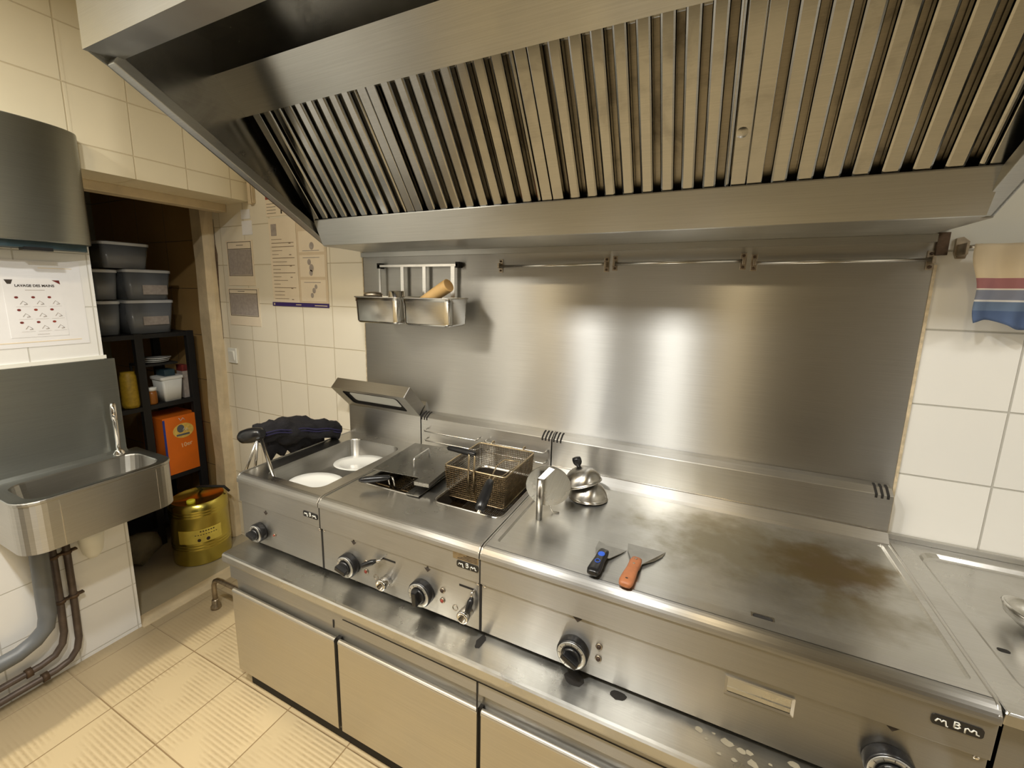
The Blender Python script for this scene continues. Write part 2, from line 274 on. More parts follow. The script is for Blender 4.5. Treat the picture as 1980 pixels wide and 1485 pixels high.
# ------------------------------------------------------------------ mesh helpers
class MB:
    def __init__(s): s.v = []; s.f = []; s.sm = []
    def add(s, vs, fs, sm=False):
        o = len(s.v); s.v += [tuple(p) for p in vs]
        for f in fs: s.f.append([i+o for i in f]); s.sm.append(sm)
        return s
    def box(s, x0, x1, y0, y1, z0, z1, mtx=None):
        vs = [Vector(p) for p in [(x0, y0, z0), (x1, y0, z0), (x1, y1, z0), (x0, y1, z0), (x0, y0, z1), (x1, y0, z1), (x1, y1, z1), (x0, y1, z1)]]
        if mtx is not None: vs = [mtx @ p for p in vs]
        return s.add(vs, [(0, 3, 2, 1), (4, 5, 6, 7), (0, 1, 5, 4), (1, 2, 6, 5), (2, 3, 7, 6), (3, 0, 4, 7)])
    def prism(s, poly, a0, a1, axis='x', sm=False):
        """closed polygon extruded along an axis; poly gives the other two coordinates in order"""
        def P(p, a): return {'x': (a, p[0], p[1]), 'y': (p[0], a, p[1]), 'z': (p[0], p[1], a)}[axis]
        n = len(poly); vs = [P(p, a0) for p in poly]+[P(p, a1) for p in poly]
        s.add(vs, [(i, (i+1) % n, n+(i+1) % n, n+i) for i in range(n)], sm)
        s.add(vs, [tuple(range(n))[::-1], tuple(range(n, 2*n))])
        return s
    def sheet(s, line, a0, a1, t=0, axis='x'):
        vs = [(a0, p[0], p[1]) for p in line]+[(a1, p[0], p[1]) for p in line]; n = len(line)
        return s.add(vs, [(i, i+1, n+i+1, n+i) for i in range(n-1)])
    def tube(s, pts, r, seg=8, cap=True, close=False):
        pts = [Vector(p) for p in pts]; n = len(pts); rs = r if isinstance(r, (list, tuple)) else [r]*n
        rings = []; up = None
        for i, p in enumerate(pts):
            if close: d = (pts[(i+1) % n]-pts[i-1])
            else: d = (pts[min(i+1, n-1)]-pts[max(i-1, 0)])
            d.normalize()
            if up is None: up = d.orthogonal().normalized()
            up = (up-d*up.dot(d)); up = up.normalized() if up.length > 1e-6 else d.orthogonal().normalized()
            b = d.cross(up); rings.append([p+(up*math.cos(2*PI*k/seg)+b*math.sin(2*PI*k/seg))*rs[i] for k in range(seg)])
        s.loft(rings, cap=cap and not close, closeloop=close, sm=True)
        return s
    def loft(s, rings, cap=False, closeloop=False, sm=True, capa=None, capb=None):
        n = len(rings[0]); m = len(rings); vs = [p for r in rings for p in r]; fs = []
        for j in range(m if closeloop else m-1):
            a = j*n; b = ((j+1) % m)*n
            for i in range(n): fs.append((a+i, a+(i+1) % n, b+(i+1) % n, b+i))
        s.add(vs, fs, sm)
        ca = cap if capa is None else capa; cb = cap if capb is None else capb
        if ca: s.add(rings[0], [tuple(range(n))[::-1]])
        if cb: s.add(rings[-1], [tuple(range(n))])
        return s
    def lathe(s, prof, c=(0, 0, 0), seg=32, mtx=None, sm=True, caps=True):
        rings = []
        for r, z in prof:
            ring = [Vector((r*math.cos(2*PI*k/seg), r*math.sin(2*PI*k/seg), z)) for k in range(seg)]
            if mtx is not None: ring = [mtx @ p for p in ring]
            rings.append([p+Vector(c) for p in ring])
        return s.loft(rings, cap=caps, sm=sm)
    def build(s, name, m, parent=None, bevel=0, label=None, loc=None, solid=0):
        me = bpy.data.meshes.new(name); 
        org = Vector(loc) if loc is not None else Vector((0, 0, 0))
        me.from_pydata([tuple(Vector(p)-org) for p in s.v], [], s.f); me.polygons.foreach_set('use_smooth', s.sm)
        bm = bmesh.new(); bm.from_mesh(me); bmesh.ops.remove_doubles(bm, verts=bm.verts, dist=1e-6)
        bmesh.ops.recalc_face_normals(bm, faces=bm.faces); bm.to_mesh(me); bm.free(); me.update()
        me.materials.append(m if not isinstance(m, str) else M[m])
        o = bpy.data.objects.new(name, me); COL.objects.link(o)
        o.location = org
        if parent is not None:
            o.parent = parent; o.location = org-parent_loc(parent)
        if solid:
            q = o.modifiers.new('solid', 'SOLIDIFY'); q.thickness = solid; q.offset = 0
        if bevel:
            q = o.modifiers.new('bevel', 'BEVEL'); q.width = bevel; q.segments = 2; q.limit_method = 'ANGLE'; q.angle_limit = math.radians(40)
            q.harden_normals = False
        if label: o['label'] = label
        return o
def parent_loc(p):
    l = Vector((0, 0, 0))
    while p is not None: l += p.location; p = p.parent
    return l
def thing(name, label, cat, loc=(0, 0, 0), group=None):
    o = bpy.data.objects.new(name, None); COL.objects.link(o); o.location = loc; o.empty_display_size = .05
    o['label'] = label; o['category'] = cat
    if group: o['group'] = group
    return o
def tag(o, label, cat, group=None):
    o['label'] = label; o['category'] = cat
    if group: o['group'] = group
    return o
def struct(o): o['kind'] = 'structure'; return o
def copy_tree(o, parent=None, mw=None):
    c = o.copy(); COL.objects.link(c); c.parent = parent
    for ch in list(o.children): copy_tree(ch, c)
    return c
def rr(cx, cy, hx, hy, r, z, n=5):
    r = max(min(r, hx-1e-4, hy-1e-4), 1e-4); out = []
    for q, (sx, sy) in enumerate([(1, 1), (-1, 1), (-1, -1), (1, -1)]):
        for k in range(n+1):
            a = PI/2*q+PI/2*k/n
            out.append(Vector((cx+sx*(hx-r)+r*math.cos(a), cy+sy*(hy-r)+r*math.sin(a), z)))
    return out
def arc(cy, cz, r, a0, a1, n=5):
    return [(cy+r*math.cos(math.radians(a0+(a1-a0)*i/n)), cz+r*math.sin(math.radians(a0+(a1-a0)*i/n))) for i in range(n+1)]
def text(name, body, size, m, parent, mtx, ext=.0004, bold=0.0):
    cu = bpy.data.curves.new(name, 'FONT'); cu.body = body; cu.size = size; cu.extrude = ext; cu.align_x = 'CENTER'; cu.align_y = 'CENTER'; cu.offset = bold
    tmp = bpy.data.objects.new('tmp', cu); COL.objects.link(tmp)
    dg = bpy.context.evaluated_depsgraph_get(); me = bpy.data.meshes.new_from_object(tmp.evaluated_get(dg)); bpy.data.objects.remove(tmp)
    me.transform(mtx); me.materials.clear(); me.materials.append(M[m]); me.name = name
    o = bpy.data.objects.new(name, me); COL.objects.link(o); o.parent = parent
    return o
FRONT = Matrix(((1, 0, 0, 0), (0, 0, -1, 0), (0, 1, 0, 0), (0, 0, 0, 1)))         # text facing -y
LEFTW = Matrix(((0, 0, 1, 0), (1, 0, 0, 0), (0, 1, 0, 0), (0, 0, 0, 1)))          # text facing +x (reads towards +y)

# ------------------------------------------------------------------ the room
XL = -.719; CE = 2.80; XR = 3.7; YB = -3.4
b = MB()
b.box(-.93, 2.10, 0, .15, 0, CE); struct(b.build('wall_back', 'tile_back'))
b = MB(); b.box(2.10, XR, 0.0, .15, 0, CE); struct(b.build('wall_back_right', 'tile_right'))
b = MB(); b.box(-1.10, -.93, 0, .15, 0, 2.3); struct(b.build('wall_back_reveal', 'tile_back'))
b = MB(); b.box(XR, XR+.1, YB, .15, 0, CE); struct(b.build('wall_right', 'tile_right'))
b = MB(); b.box(-.93, XR+.1, YB-.1, YB, 0, CE); struct(b.build('wall_rear', 'rear'))
b = MB(); b.box(-.93, XL, YB, -.735, 0, CE); struct(b.build('wall_left', 'tile_pier'))
b = MB(); b.box(-.93, XL, -.735, -.0005, 2.072, CE); b.box(-.9295, XL+.001, -1.6, -.7345, 2.2, CE-.001); struct(b.build('wall_left_lintel', 'tile_left'))
b = MB(); b.box(-2.6, XR+.1, YB-.1, .15, CE, CE+.1); struct(b.build('ceiling', 'ceil'))
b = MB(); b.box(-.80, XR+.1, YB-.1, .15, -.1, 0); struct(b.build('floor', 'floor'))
b = MB(); b.box(-2.6, -.80, YB-.1, .25, -.1, -.002); struct(b.build('floor_store', 'store_floor'))
b = MB(); b.box(-2.6, -1.10, .06, .2, 0, CE); struct(b.build('wall_store_back', 'tile_store'))
b = MB(); b.box(-2.7, -2.6, YB, .2, 0, CE); struct(b.build('wall_store_far', 'store_far'))
b = MB(); b.box(-2.6, -.93, -1.55, -1.45, 0, CE); struct(b.build('wall_store_side', 'tile_store'))
t = thing('added_rear_worktop', 'added dark worktop with shelves, unseen behind the viewpoint, dimming the steel reflections', 'worktop', (1.4, -2.9, 0))  # invented worktop out of view, added to darken what the steel reflects
b = MB(); b.box(-.4, 3.3, YB+.02, -2.55, .87, .91); b.build('top_board', 'dark_steel', t)
b = MB(); b.box(-.38, 3.28, YB+.02, -2.62, .002, .87); b.build('cabinet', 'dark_steel', t)
b = MB(); b.box(-.4, 3.3, YB+.02, -3.05, 1.5, 1.53); b.build('wall_shelf', 'dark_steel', t)
# worn door frame
b = MB()
pts = []
for k in range(13):
    z = 2.07*k/12; pts.append((z, .012*noise.noise((z*4, 1, 2)), .010*noise.noise((z*5, 7, 2))))
vs = []; fs = []
for z, d1, d2 in pts:
    vs += [(-1.20+d1, .07, z), (-1.20+d1, -.045+d2, z), (-1.09+d2, -.055, z), (-1.065+d1, -.03, z), (-1.06+d2*.5, .02, z)]
for k in range(12):
    for i in range(4): fs.append((k*5+i, k*5+i+1, k*5+5+i+1, k*5+5+i))
b.add(vs, fs); struct(b.build('door_1_frame', 'paint_worn'))
b = MB(); b.box(-1.0, -.925, -1.0, -.001, 2.03, 2.073); b.box(-1.0, -.93, -.77, -.735, 0, 2.04); struct(b.build('trim_1', 'paint_worn', bevel=.004))
b = MB(); b.box(-.80, -.70, -.735, -.002, -.001, .003); struct(b.build('trim_2', 'paint_worn'))
# crack along the plaster between frame and tiles
b = MB(); b.tube([(-1.055, -.002, 2.0), (-1.058, -.002, 1.86), (-1.052, -.002, 1.80), (-1.06, -.002, 1.6), (-1.058, -.002, 1.3)], [.001, .002, .008, .002, .001], 6)
struct(b.build('trim_3', 'rust'))

# ------------------------------------------------------------------ steel wall panel
t = thing('wall_panel', 'large brushed stainless steel splashback panel on the wall between worktops and hood', 'splashback', (1.1, 0, .9))
b = MB(); b.box(.079, 2.131, -.004, 0, .60, 1.79); b.build('panel_sheet', 'panel', t)
b = MB(); b.box(2.131, 2.138, -.006, 0, .60, 1.70); b.build('seal', 'seal', t, label='cracked pale silicone seal down the right edge')
b = MB(); b.box(.074, .079, -.006, 0, .60, 1.79); b.build('seal', 'seal', t)

# ------------------------------------------------------------------ extractor hood
t = thing('extractor_hood', 'wide wall-mounted stainless steel extractor hood over the cooking line', 'extractor hood', (1.1, 0, 1.79))
HX0, HX1 = .055, 2.15
side = [(0, 1.795), (-.215, 1.795), (-.945, 2.205), (-.99, 2.225), (-.99, 2.78), (0, 2.78)]
for n_, x0, x1 in (('side_panel', HX0, HX0+.006), ('side_panel', HX1-.006, HX1)):
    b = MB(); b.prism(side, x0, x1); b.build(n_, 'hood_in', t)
for x0, x1 in ((HX0, HX0+.038), (HX1-.038, HX1)):
    b = MB(); dy, dz = -.73, .41; ln = math.hypot(dy, dz); ny, nz_ = -dz/ln, dy/ln   # rim turned inwards along the sloping edge
    p0 = (-.215, 1.795); p1 = (-.945, 2.205)
    b.prism([p0, p1, (p1[0]-.032*ny, p1[1]-.032*nz_), (p0[0]-.032*ny, p0[1]-.032*nz_)], x0, x1)
    b.build('edge_rim', 'hood', t, bevel=.002)
for x0, x1 in ((HX0, .083), (2.12, HX1)):
    b = MB(); b.box(x0, x1, -.215, 0, 1.792, 1.80); b.build('edge_rim', 'hood', t)
b = MB(); b.prism([(-.995, 2.222), (-.92, 2.222), (-.92, 2.42), (-.926, 2.42), (-.926, 2.228), (-.989, 2.228), (-.989, 2.78), (-.995, 2.78)], HX0, HX1); b.build('front_panel', 'hood', t)
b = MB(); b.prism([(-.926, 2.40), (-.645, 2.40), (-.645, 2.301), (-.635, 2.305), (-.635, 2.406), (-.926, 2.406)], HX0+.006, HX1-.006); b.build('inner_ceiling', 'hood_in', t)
b = MB(); b.prism([(0, 1.787), (-.262, 1.795), (-.304, 1.888), (-.309, 1.887), (-.309, 1.884), (-.268, 1.791), (-.264, 1.789), (0, 1.781)], .105, 2.118); b.build('grease_gutter', 'hood', t)
b = MB(); b.box(.080, 2.125, -.02, 0, 1.760, 1.781); b.build('rear_flange', 'hood', t)
b = MB(); b.box(HX0+.006, HX1-.006, -.02, -.01, 1.80, 2.4); b.build('back_panel', 'filter_gap', t)
b = MB(); b.prism([(-.6455, 2.3005), (-.545, 2.205), (-.540, 2.21), (-.6355, 2.305)], HX0+.006, HX1-.006); b.build('sloping_plate', 'hood', t)
# baffle filters
fdir = Vector((0, -.245, .325)).normalized(); fn = Vector((0, -.325, -.245)).normalized()
f0 = Vector((0, -.262, 1.832)); FL = (Vector((0, -.547, 2.207))-f0).length
FM = Matrix((( 1, fn.x, fdir.x, 0), (0, fn.y, fdir.y, 0), (0, fn.z, fdir.z, 0), (0, 0, 0, 1)))
FM = Matrix.Translation(f0) @ FM      # local x = x, local y = outward towards the room, local z = up the slope
def bf(b, x0, x1, y0, y1, z0, z1): b.box(x0, x1, y0, y1, z0, z1, FM)
seps = [.094, .610, 1.128, 1.645, 2.128]
lab = ['leftmost baffle grease filter in the hood, dimmed by the hood side', 'second baffle grease filter from the left, above the fryer', 'third baffle grease filter from the left with a small dent low on its right', 'rightmost baffle grease filter in the hood, brownish at its lower ends']
for i in range(4):
    x0, x1 = seps[i]+.001, seps[i+1]-.001
    t = thing('grease_filter', lab[i], 'grease filter', FM @ Vector(((x0+x1)/2, 0, 0)), 'baffle filters in the hood')
    b = MB()
    bf(b, x0, x0+.034, -.02, 0, 0, FL); bf(b, x1-.034, x1, -.02, 0, 0, FL)
    bf(b, x0, x1, -.026, -.020, 0, .012); bf(b, x0, x1, -.026, -.020, FL-.012, FL)
    b.build('filter_frame', 'filter', t, bevel=.002)
    b = MB(); bf(b, x0+.002, x1-.002, -.034, -.030, 0, FL); b.build('rear_baffle_layer', 'filter_gap', t)
    k0 = x0+.034; n_ = 9 if i < 3 else 8; pitch = (x1-.034-k0+.018)/n_-.0
    for k in range(n_-0):
        a = k0+.018*1.0+k*pitch - .0
        wdt = pitch-.0175
        if a+wdt > x1-.034: wdt = x1-.036-a
        if wdt < .01: continue
        b = MB(); poly = [(a, -.026), (a, -.006), (a+.002, -.002), (a+.006, 0), (a+wdt-.006, 0), (a+wdt-.002, -.002), (a+wdt, -.006), (a+wdt, -.026), (a+wdt-.0015, -.026), (a+wdt-.0015, -.004), (a+.0015, -.004), (a+.0015, -.026)]
        vs = [FM @ Vector((p[0], p[1], z)) for z in (.001, FL-.003) for p in poly]; m_ = len(poly)
        b.add(vs, [(q, (q+1) % m_, m_+(q+1) % m_, m_+q) for q in range(m_)], False); b.add(vs, [tuple(range(m_))[::-1], tuple(range(m_, 2*m_))])
        b.build('baffle', 'filter', t)
    if i == 2:
        b = MB(); b.lathe([(.013, .0), (.008, .0012), (.0005, .0016)], seg=12, mtx=FM.to_3x3().to_4x4() @ Matrix.Rotation(-PI/2, 4, 'X'), c=FM @ Vector((x1-.02, 0, .20)), caps=False); b.build('dent', 'filter', t)

# ------------------------------------------------------------------ cooking units
def unit_body(t, x0, x1, m='front'):
    prof = arc(-.635, .872, .026, 90, 180, 6)
    poly = [(-.055, .898)]+prof+[(-.661, .866), (-.655, .864), (-.655, .786), (-.648, .784), (-.648, .628), (-.06, .628), (-.055, .628)]
    b = MB(); vs0 = [(x0, p[0], p[1]) for p in poly]; vs1 = [(x1, p[0], p[1]) for p in poly]; n = len(poly)
    b.add(vs0+vs1, [(i, (i+1) % n, n+(i+1) % n, n+i) for i in range(1, n)], False)
    low = [(-.055, .85), (-.60, .85)]+[q for q in poly if q[1] <= .8721]
    for vs in (x0, x1): 
        q = [(vs, -.055, .80)]+[(vs, p[0], p[1]) for p in poly[1:]]; b.add(q, [tuple(range(len(q)))])
    o = b.build('housing', m, t, bevel=.0012); return o
def top_sheet(t, x0, x1, holes, m='top', name='worktop', z=.898, depth=-.20, y0=-.635, y1=-.055):
    """holes: list of (cx, cy, hx, hy, r); splits the top in strips, one per hole"""
    b = MB(); n = len(holes)
    if n == 0: b.box(x0, x1, y0, y1, z-.004, z)
    for i, (cx, cy, hx, hy, r) in enumerate(holes):
        a = x0+(x1-x0)*i/n; c = x0+(x1-x0)*(i+1)/n
        if n == 2: a, c = ((x0, holes[0][0]+holes[0][2]+.03) if i == 0 else (holes[0][0]+holes[0][2]+.03, x1))
        b.loft([rr((a+c)/2, (y0+y1)/2, (c-a)/2, (y1-y0)/2, 0, z), rr(cx, cy, hx, hy, r, z), rr(cx, cy, hx-.002, hy-.002, r, z-.004)], sm=False)
    return b.build(name, m, t)
def side_rims(t, x0, x1, zt=.901):
    for a in (x0+.001, x1-.007):
        b = MB(); b.prism([(-.055, zt-.01), (-.055, zt), (-.63, zt), (-.648, zt-.004), (-.659, zt-.018), (-.6605, zt-.035), (-.656, zt-.035), (-.63, zt-.012)], a, a+.006); b.build('side_rim', 'unit', t, bevel=.0015)
def backguard(t, x0, x1, zt=1.037, slots=()):
    b = MB(); b.prism([(-.006, .63), (-.055, .63), (-.055, zt-.002), (-.053, zt), (-.030, zt+.014), (-.006, zt+.018)], x0, x1); b.build('backguard', 'unit', t)
    for sx in slots:
        for k in range(3):
            a = sx+(k-.0)*.014
            b = MB(); s_ = .0012; b.prism([(-.056, zt-.012), (-.0565, zt), (-.030, zt+.016), (-.014, zt+.0185), (-.014, zt+.016), (-.030, zt+.012), (-.052, zt-.004)], a, a+.006); b.build('vent_slot', 'rubber', t)
def knob(t, x, z, y=-.648, r=.040, ang=0, mark=True):
    K = Matrix.Translation((x, y, z)) @ Matrix.Rotation(PI/2, 4, 'X')
    b = MB(); b.lathe([(r*.96, 0), (r, .004), (r, .022), (r*.93, .028), (r*.90, .028)], mtx=K, seg=40); k = b.build('knob', 'black', t)
    b = MB(); b.lathe([(r*.92, .0279), (r*.90, .0292), (r*.66, .0292), (r*.64, .0279)], mtx=K, seg=40, caps=False); b.build('dial_ring', 'knobring', k)
    b = MB(); b.lathe([(r*.60, .028), (r*.58, .034), (r*.5, .036)], mtx=K, seg=32)
    G = K @ Matrix.Rotation(math.radians(ang), 4, 'Z')
    b.box(-r*.20, r*.20, -r*.56, r*.56, .030, .052, G); b.build('grip', 'black', k, bevel=.003)
    b = MB()
    for q in range(10):
        a = math.radians(-60+q*30); G2 = K @ Matrix.Rotation(a, 4, 'Z'); b.box(-.0006, .0006, r*.70, r*.85, .0290, .0296, G2)
    b.build('dial_marks', 'ink', k)
    return k
def lampdot(t, x, z, m, r=.0085, y=-.648):
    K = Matrix.Translation((x, y, z)) @ Matrix.Rotation(PI/2, 4, 'X')
    b = MB(); b.lathe([(r, 0), (r, .003), (r*.75, .004)], mtx=K, seg=20); k = b.build('indicator_lamp', 'bracket', t)
    b = MB(); b.lathe([(r*.7, .003), (r*.6, .006), (r*.2, .0075)], mtx=K, seg=20); b.build('lens', m, k)
def tri(t, x, z, y=-.648, s=.012):
    b = MB(); b.add([(x-s, y-.0008, z), (x+s, y-.0008, z), (x, y-.0008, z-s), (x-s*.45, y-.0008, z+s*.1), (x+s*.45, y-.0008, z+s*.1), (x, y-.0008, z+s*.7)], [(0, 2, 1), (3, 4, 5)]); b.build('printed_mark', 'ink', t)
def badge(t, x, z, y=-.655, s=1.0):
    b = MB(); A = Matrix.Translation((x, y, z)); hw, hh = .036*s, .0105*s
    ring = lambda yy: [A @ Vector((p.x, yy, p.y)) for p in rr(0, 0, hw, hh, .006*s, 0)]
    b.loft([ring(0), ring(-.0015)], cap=True, sm=False); p = b.build('logo_badge', 'black', t)
    b = MB(); F = lambda pts: [A @ Vector((q[0]*s, -.0020, q[1]*s)) for q in pts]
    b.tube(F([(-.030, -.003), (-.027, .003), (-.024, .003), (-.022, -.001), (-.019, .003), (-.0165, .003), (-.0145, -.007), (-.012, -.007)]), .0013*s, 6)
    b.tube(F([(-.004, -.004), (-.004, .008), (.001, .008), (.003, .005), (.0, .0025), (-.004, .0025), (.001, .0025), (.004, -.001), (.001, -.004), (-.004, -.004)]), .0013*s, 6)
    b.tube(F([(.011, -.008), (.011, .001), (.014, .003), (.017, -.001), (.019, -.002), (.022, .003), (.025, .002), (.026, -.004), (.030, -.005)]), .0013*s, 6)
    b.build('logo_letters', 'white', p)
def screw(t, x, z, y=-.656):
    K = Matrix.Translation((x, y, z)) @ Matrix.Rotation(PI/2, 4, 'X'); b = MB(); b.lathe([(.005, 0), (.0045, .002), (.002, .003)], mtx=K, seg=14); b.build('screw', 'chrome', t)

# --- bain marie
X0, X1, X2, X3 = 0, .440, 1.0735, 2.124
t = thing('bain_marie', 'narrow stainless steel bain-marie with deep well, leftmost unit of the cooking line', 'bain-marie', (.22, -.33, .626))
unit_body(t, X0+.001, X1-.001)
top_sheet(t, X0+.001, X1-.001, [(.236, -.366, .148, .240, .045)])
b = MB(); b.loft([rr(.236, -.366, .146, .238, .045, .897), rr(.236, -.366, .143, .235, .043, .888), rr(.236, -.366, .140, .232, .042, .815), rr(.236, -.366, .125, .215, .04, .800)], capb=True); b.build('well', 'basin', t)
side_rims(t, X0, X1); backguard(t, X0+.001, X1-.003)
knob(t, .108, .682, r=.036, ang=70); lampdot(t, .186, .686, 'redprint', .006); tri(t, .143, .768); badge(t, .396, .825); screw(t, .43, .776, -.648)
# flue cowl leaning forward from the backguard
c = MB()
fy = Vector((0, -.115, .113)).normalized(); fz = Vector((0, .05, .045)).normalized()
CM = Matrix.Translation((0, -.055, 1.037)) @ Matrix(((1, 0, 0, 0), (0, fy.y, fz.y, 0), (0, fy.z, fz.z, 0), (0, 0, 0, 1)))
w_ = .161; x0, x1 = .002, .436
c.loft([[CM @ p for p in rr((x0+x1)/2, w_/2, (x1-x0)/2, w_/2, .004, z)] for z in (.0, .058)], capb=True, sm=False)
c.loft([[CM @ p for p in rr((x0+x1)/2, w_/2, (x1-x0)/2, w_/2, .004, 0)], [CM @ p for p in rr((x0+x1)/2, w_/2+.004, .165, .056, .016, 0)], [CM @ p for p in rr((x0+x1)/2, w_/2+.004, .165, .056, .016, .045)]], sm=False)
cw = c.build('flue_cowl', 'unit', t)
c = MB(); c.loft([[CM @ p for p in rr((x0+x1)/2, w_/2+.004, .164, .055, .016, .0005)], [CM @ p for p in rr((x0+x1)/2, w_/2+.004, .164, .055, .016, .008)], [CM @ p for p in rr((x0+x1)/2, w_/2+.004, .140, .036, .016, .008)]], sm=False); c.build('opening_edge', 'rubber', cw)
c = MB(); c.add([CM @ p for p in rr((x0+x1)/2, w_/2+.004, .1405, .0365, .016, .0085)], [tuple(range(24))]); c.build('cowl_reflection', 'white', cw, label='white panel painted in for the reflection inside the cowl opening')  # flat white stands for the bright reflection in the opening
c = MB(); c.prism([(-.055, 1.037), (-.055, 1.05), (0, 1.10), (0, 1.05)], x0, x1); c.build('cowl_foot', 'unit', cw)

# --- fryer
t = thing('double_fryer', 'stainless steel twin-well electric fryer with two control knobs, middle unit of the line', 'fryer', (.76, -.33, .626))
unit_body(t, X1+.001, X2-.001)
H1 = (.600, -.305, .125, .180, .030); H2 = (.925, -.305, .130, .180, .030)
top_sheet(t, X1+.001, X2-.001, [H1, H2])
for h in (H1, H2):
    b = MB(); b.loft([rr(h[0], h[1], h[2]-.001, h[3]-.001, .03, .895), rr(h[0], h[1], h[2]-.004, h[3]-.004, .03, .70)], capb=True); b.build('oil_tank', 'tank', t, label='dark greasy tank')
    b = MB(); b.add(rr(h[0], h[1], h[2]-.005, h[3]-.005, .03, .84), [tuple(range(24))]); b.build('frying_oil', 'oil', t, label='dark used oil')
    b = MB(); b.loft([rr(h[0], h[1], h[2]+.004, h[3]+.004, .032, .8985), rr(h[0], h[1], h[2]+.003, h[3]+.003, .032, .901), rr(h[0], h[1], h[2]-.001, h[3]-.001, .03, .900), rr(h[0], h[1], h[2]-.002, h[3]-.002, .03, .892)]); b.build('tank_rim', 'unit', t)
side_rims(t, X1, X2); backguard(t, X1+.003, X2-.003, slots=(.442, 1.030))
knob(t, .569, .688, r=.040, ang=75); knob(t, .871, .690, r=.041, ang=5)
for x in (.641, .943): lampdot(t, x, .715, 'food_dark'); lampdot(t, x-.001, .681, 'redprint')
tri(t, .588, .774); tri(t, .888, .771); badge(t, 1.033, .829); screw(t, 1.064, .778, -.648); screw(t, .452, .778, -.648)
b = MB(); b.box(.984, 1.068, -.6575, -.6565, .8655, .8685); b.box(.984, 1.068, -.6560, -.6550, .842, .864); q = b.build('rating_plate', 'bracket', t, label='small worn metal rating plate')
b = MB()
for k in range(4): b.box(1.0+.01*k, 1.064, -.6568, -.6560, .846+.0045*k, .847+.0045*k)
b.build('plate_print', 'ink', q)
def tap_lever(x, z, dx, dz, side):
    b = MB(); b.box(x-.002, x+.052, -.6486, -.6476, z-.004, z+.003); b.build('lever_slot', 'rubber', t, bevel=.002)
    piv = Vector((x if side < 0 else x+.050, -.652, z)); tip = piv+Vector((dx, -.03, dz))
    b = MB(); b.tube([piv+Vector((0, .004, 0)), piv+Vector((0, -.014, 0)), piv.lerp(tip, .35)], .0042, 8); lv = b.build('drain_lever', 'chrome', t)
    b = MB(); b.tube([piv.lerp(tip, .3), piv.lerp(tip, .5), piv.lerp(tip, .95), tip], [.0055, .0095, .008, .005], 12); b.build('lever_grip', 'black', lv)
tap_lever(.712, .752, -.060, -.028, -1); tap_lever(1.003, .755, -.006, -.055, 1)
for x, z in ((.729, .680), (1.032, .680)):
    K = Matrix.Translation((x, -.648, z)) @ Matrix.Rotation(PI/2, 4, 'X')
    b = MB(); b.lathe([(.017, 0), (.017, .012), (.019, .014), (.019, .036), (.0165, .038), (.012, .038), (.011, .01), (.001, .01)], mtx=K, seg=24); b.build('drain_spout', 'chrome', t)
for x, z in ((.681, .673), (.987, .672)):
    K = Matrix.Translation((x, -.648, z)) @ Matrix.Rotation(PI/2, 4, 'X'); b = MB(); b.lathe([(.0095, 0), (.0095, .0015), (.008, .0015), (.008, 0)], mtx=K, seg=20, caps=False); b.build('blank_ring', 'bracket', t)
# basket hanging rails on the backguard
for y_, za in ((-.090, .985), (-.085, .940)):
    for xa, xb in ((.480, .750), (.790, 1.057)):
        b = MB(); b.tube([(xa, -.055, za+.004), (xa, y_+.006, za+.002), (xa+.006, y_, za), (xb-.006, y_, za), (xb, y_+.006, za+.002), (xb, -.055, za+.004)], .0032, 8); b.build('hanging_rail', 'rodsteel', t)

# --- griddle
t = thing('flat_top_griddle', 'wide stainless steel griddle with stained smooth cooking plate, rightmost unit of the line', 'griddle', (1.6, -.33, .626))
unit_body(t, X2+.001, X3-.001)
top_sheet(t, X2+.001, X3-.001, [((1.100+2.103)/2, -.345, (2.103-1.100)/2, .258, .010)], name='plate_surround', z=.899)
b = MB(); b.loft([rr(1.6015, -.345, .5015, .258, .010, .898), rr(1.6015, -.345, .497, .253, .010, .8925)], sm=False)
gx0, gx1, gy0, gy1 = 1.6015-.497, 1.6015+.497, -.345-.253, -.345+.253
b.box(gx0, gx1, gy0+.020, gy1, .889, .8925); b.box(gx0, 1.74, gy0, gy0+.020, .889, .8925); b.box(1.786, gx1, gy0, gy0+.020, .889, .8925)
b.build('cooking_plate', 'griddle', t, label='smooth plate with brown burnt patch')
b = MB(); b.loft([rr(1.763, gy0+.010, .0232, .0102, .001, .8925), rr(1.763, gy0+.010, .020, .008, .0079, .8925), rr(1.763, gy0+.010, .020, .008, .0079, .888)], sm=False); b.build('drain_hole', 'chrome', t)
b = MB(); b.box(1.744, 1.782, gy0+.002, gy0+.018, .880, .8885); b.build('drain_bottom', 'rubber', t)
b = MB(); b.prism([(-.055, .925), (-.062, .925), (-.088, .902), (-.092, .8925), (-.055, .8925)], X2+.004, X3-.004); b.build('rear_curb', 'unit', t)
side_rims(t, X2, X3); backguard(t, X2+.002, X3-.003, slots=(1.078, 2.078))
b = MB(); b.box(X2+.03, X3-.003, -.0562, -.055, .926, .929); b.build('seam_strip', 'chrome', t)
knob(t, 1.353, .688, r=.041, ang=60); knob(t, 1.991, .700, r=.042, ang=60)
for z in (.721, .686): lampdot(t, 1.417, z, 'food_dark')
tri(t, 1.358, .780); tri(t, 1.989, .783); badge(t, 2.071, .835); screw(t, 1.086, .778, -.648); screw(t, 2.108, .778, -.648)
b = MB(); b.loft([[Vector((p.x, -.6484, p.y)) for p in rr(1.765, .746, .064, .021, .002, 0)], [Vector((p.x, -.652, p.y)) for p in rr(1.765, .746, .066, .023, .002, 0)], [Vector((p.x, -.6505, p.y)) for p in rr(1.765, .746, .060, .017, .002, 0)]], sm=False)
q = b.build('drawer_slot', 'unit', t, label='recessed fat drawer opening in the front')
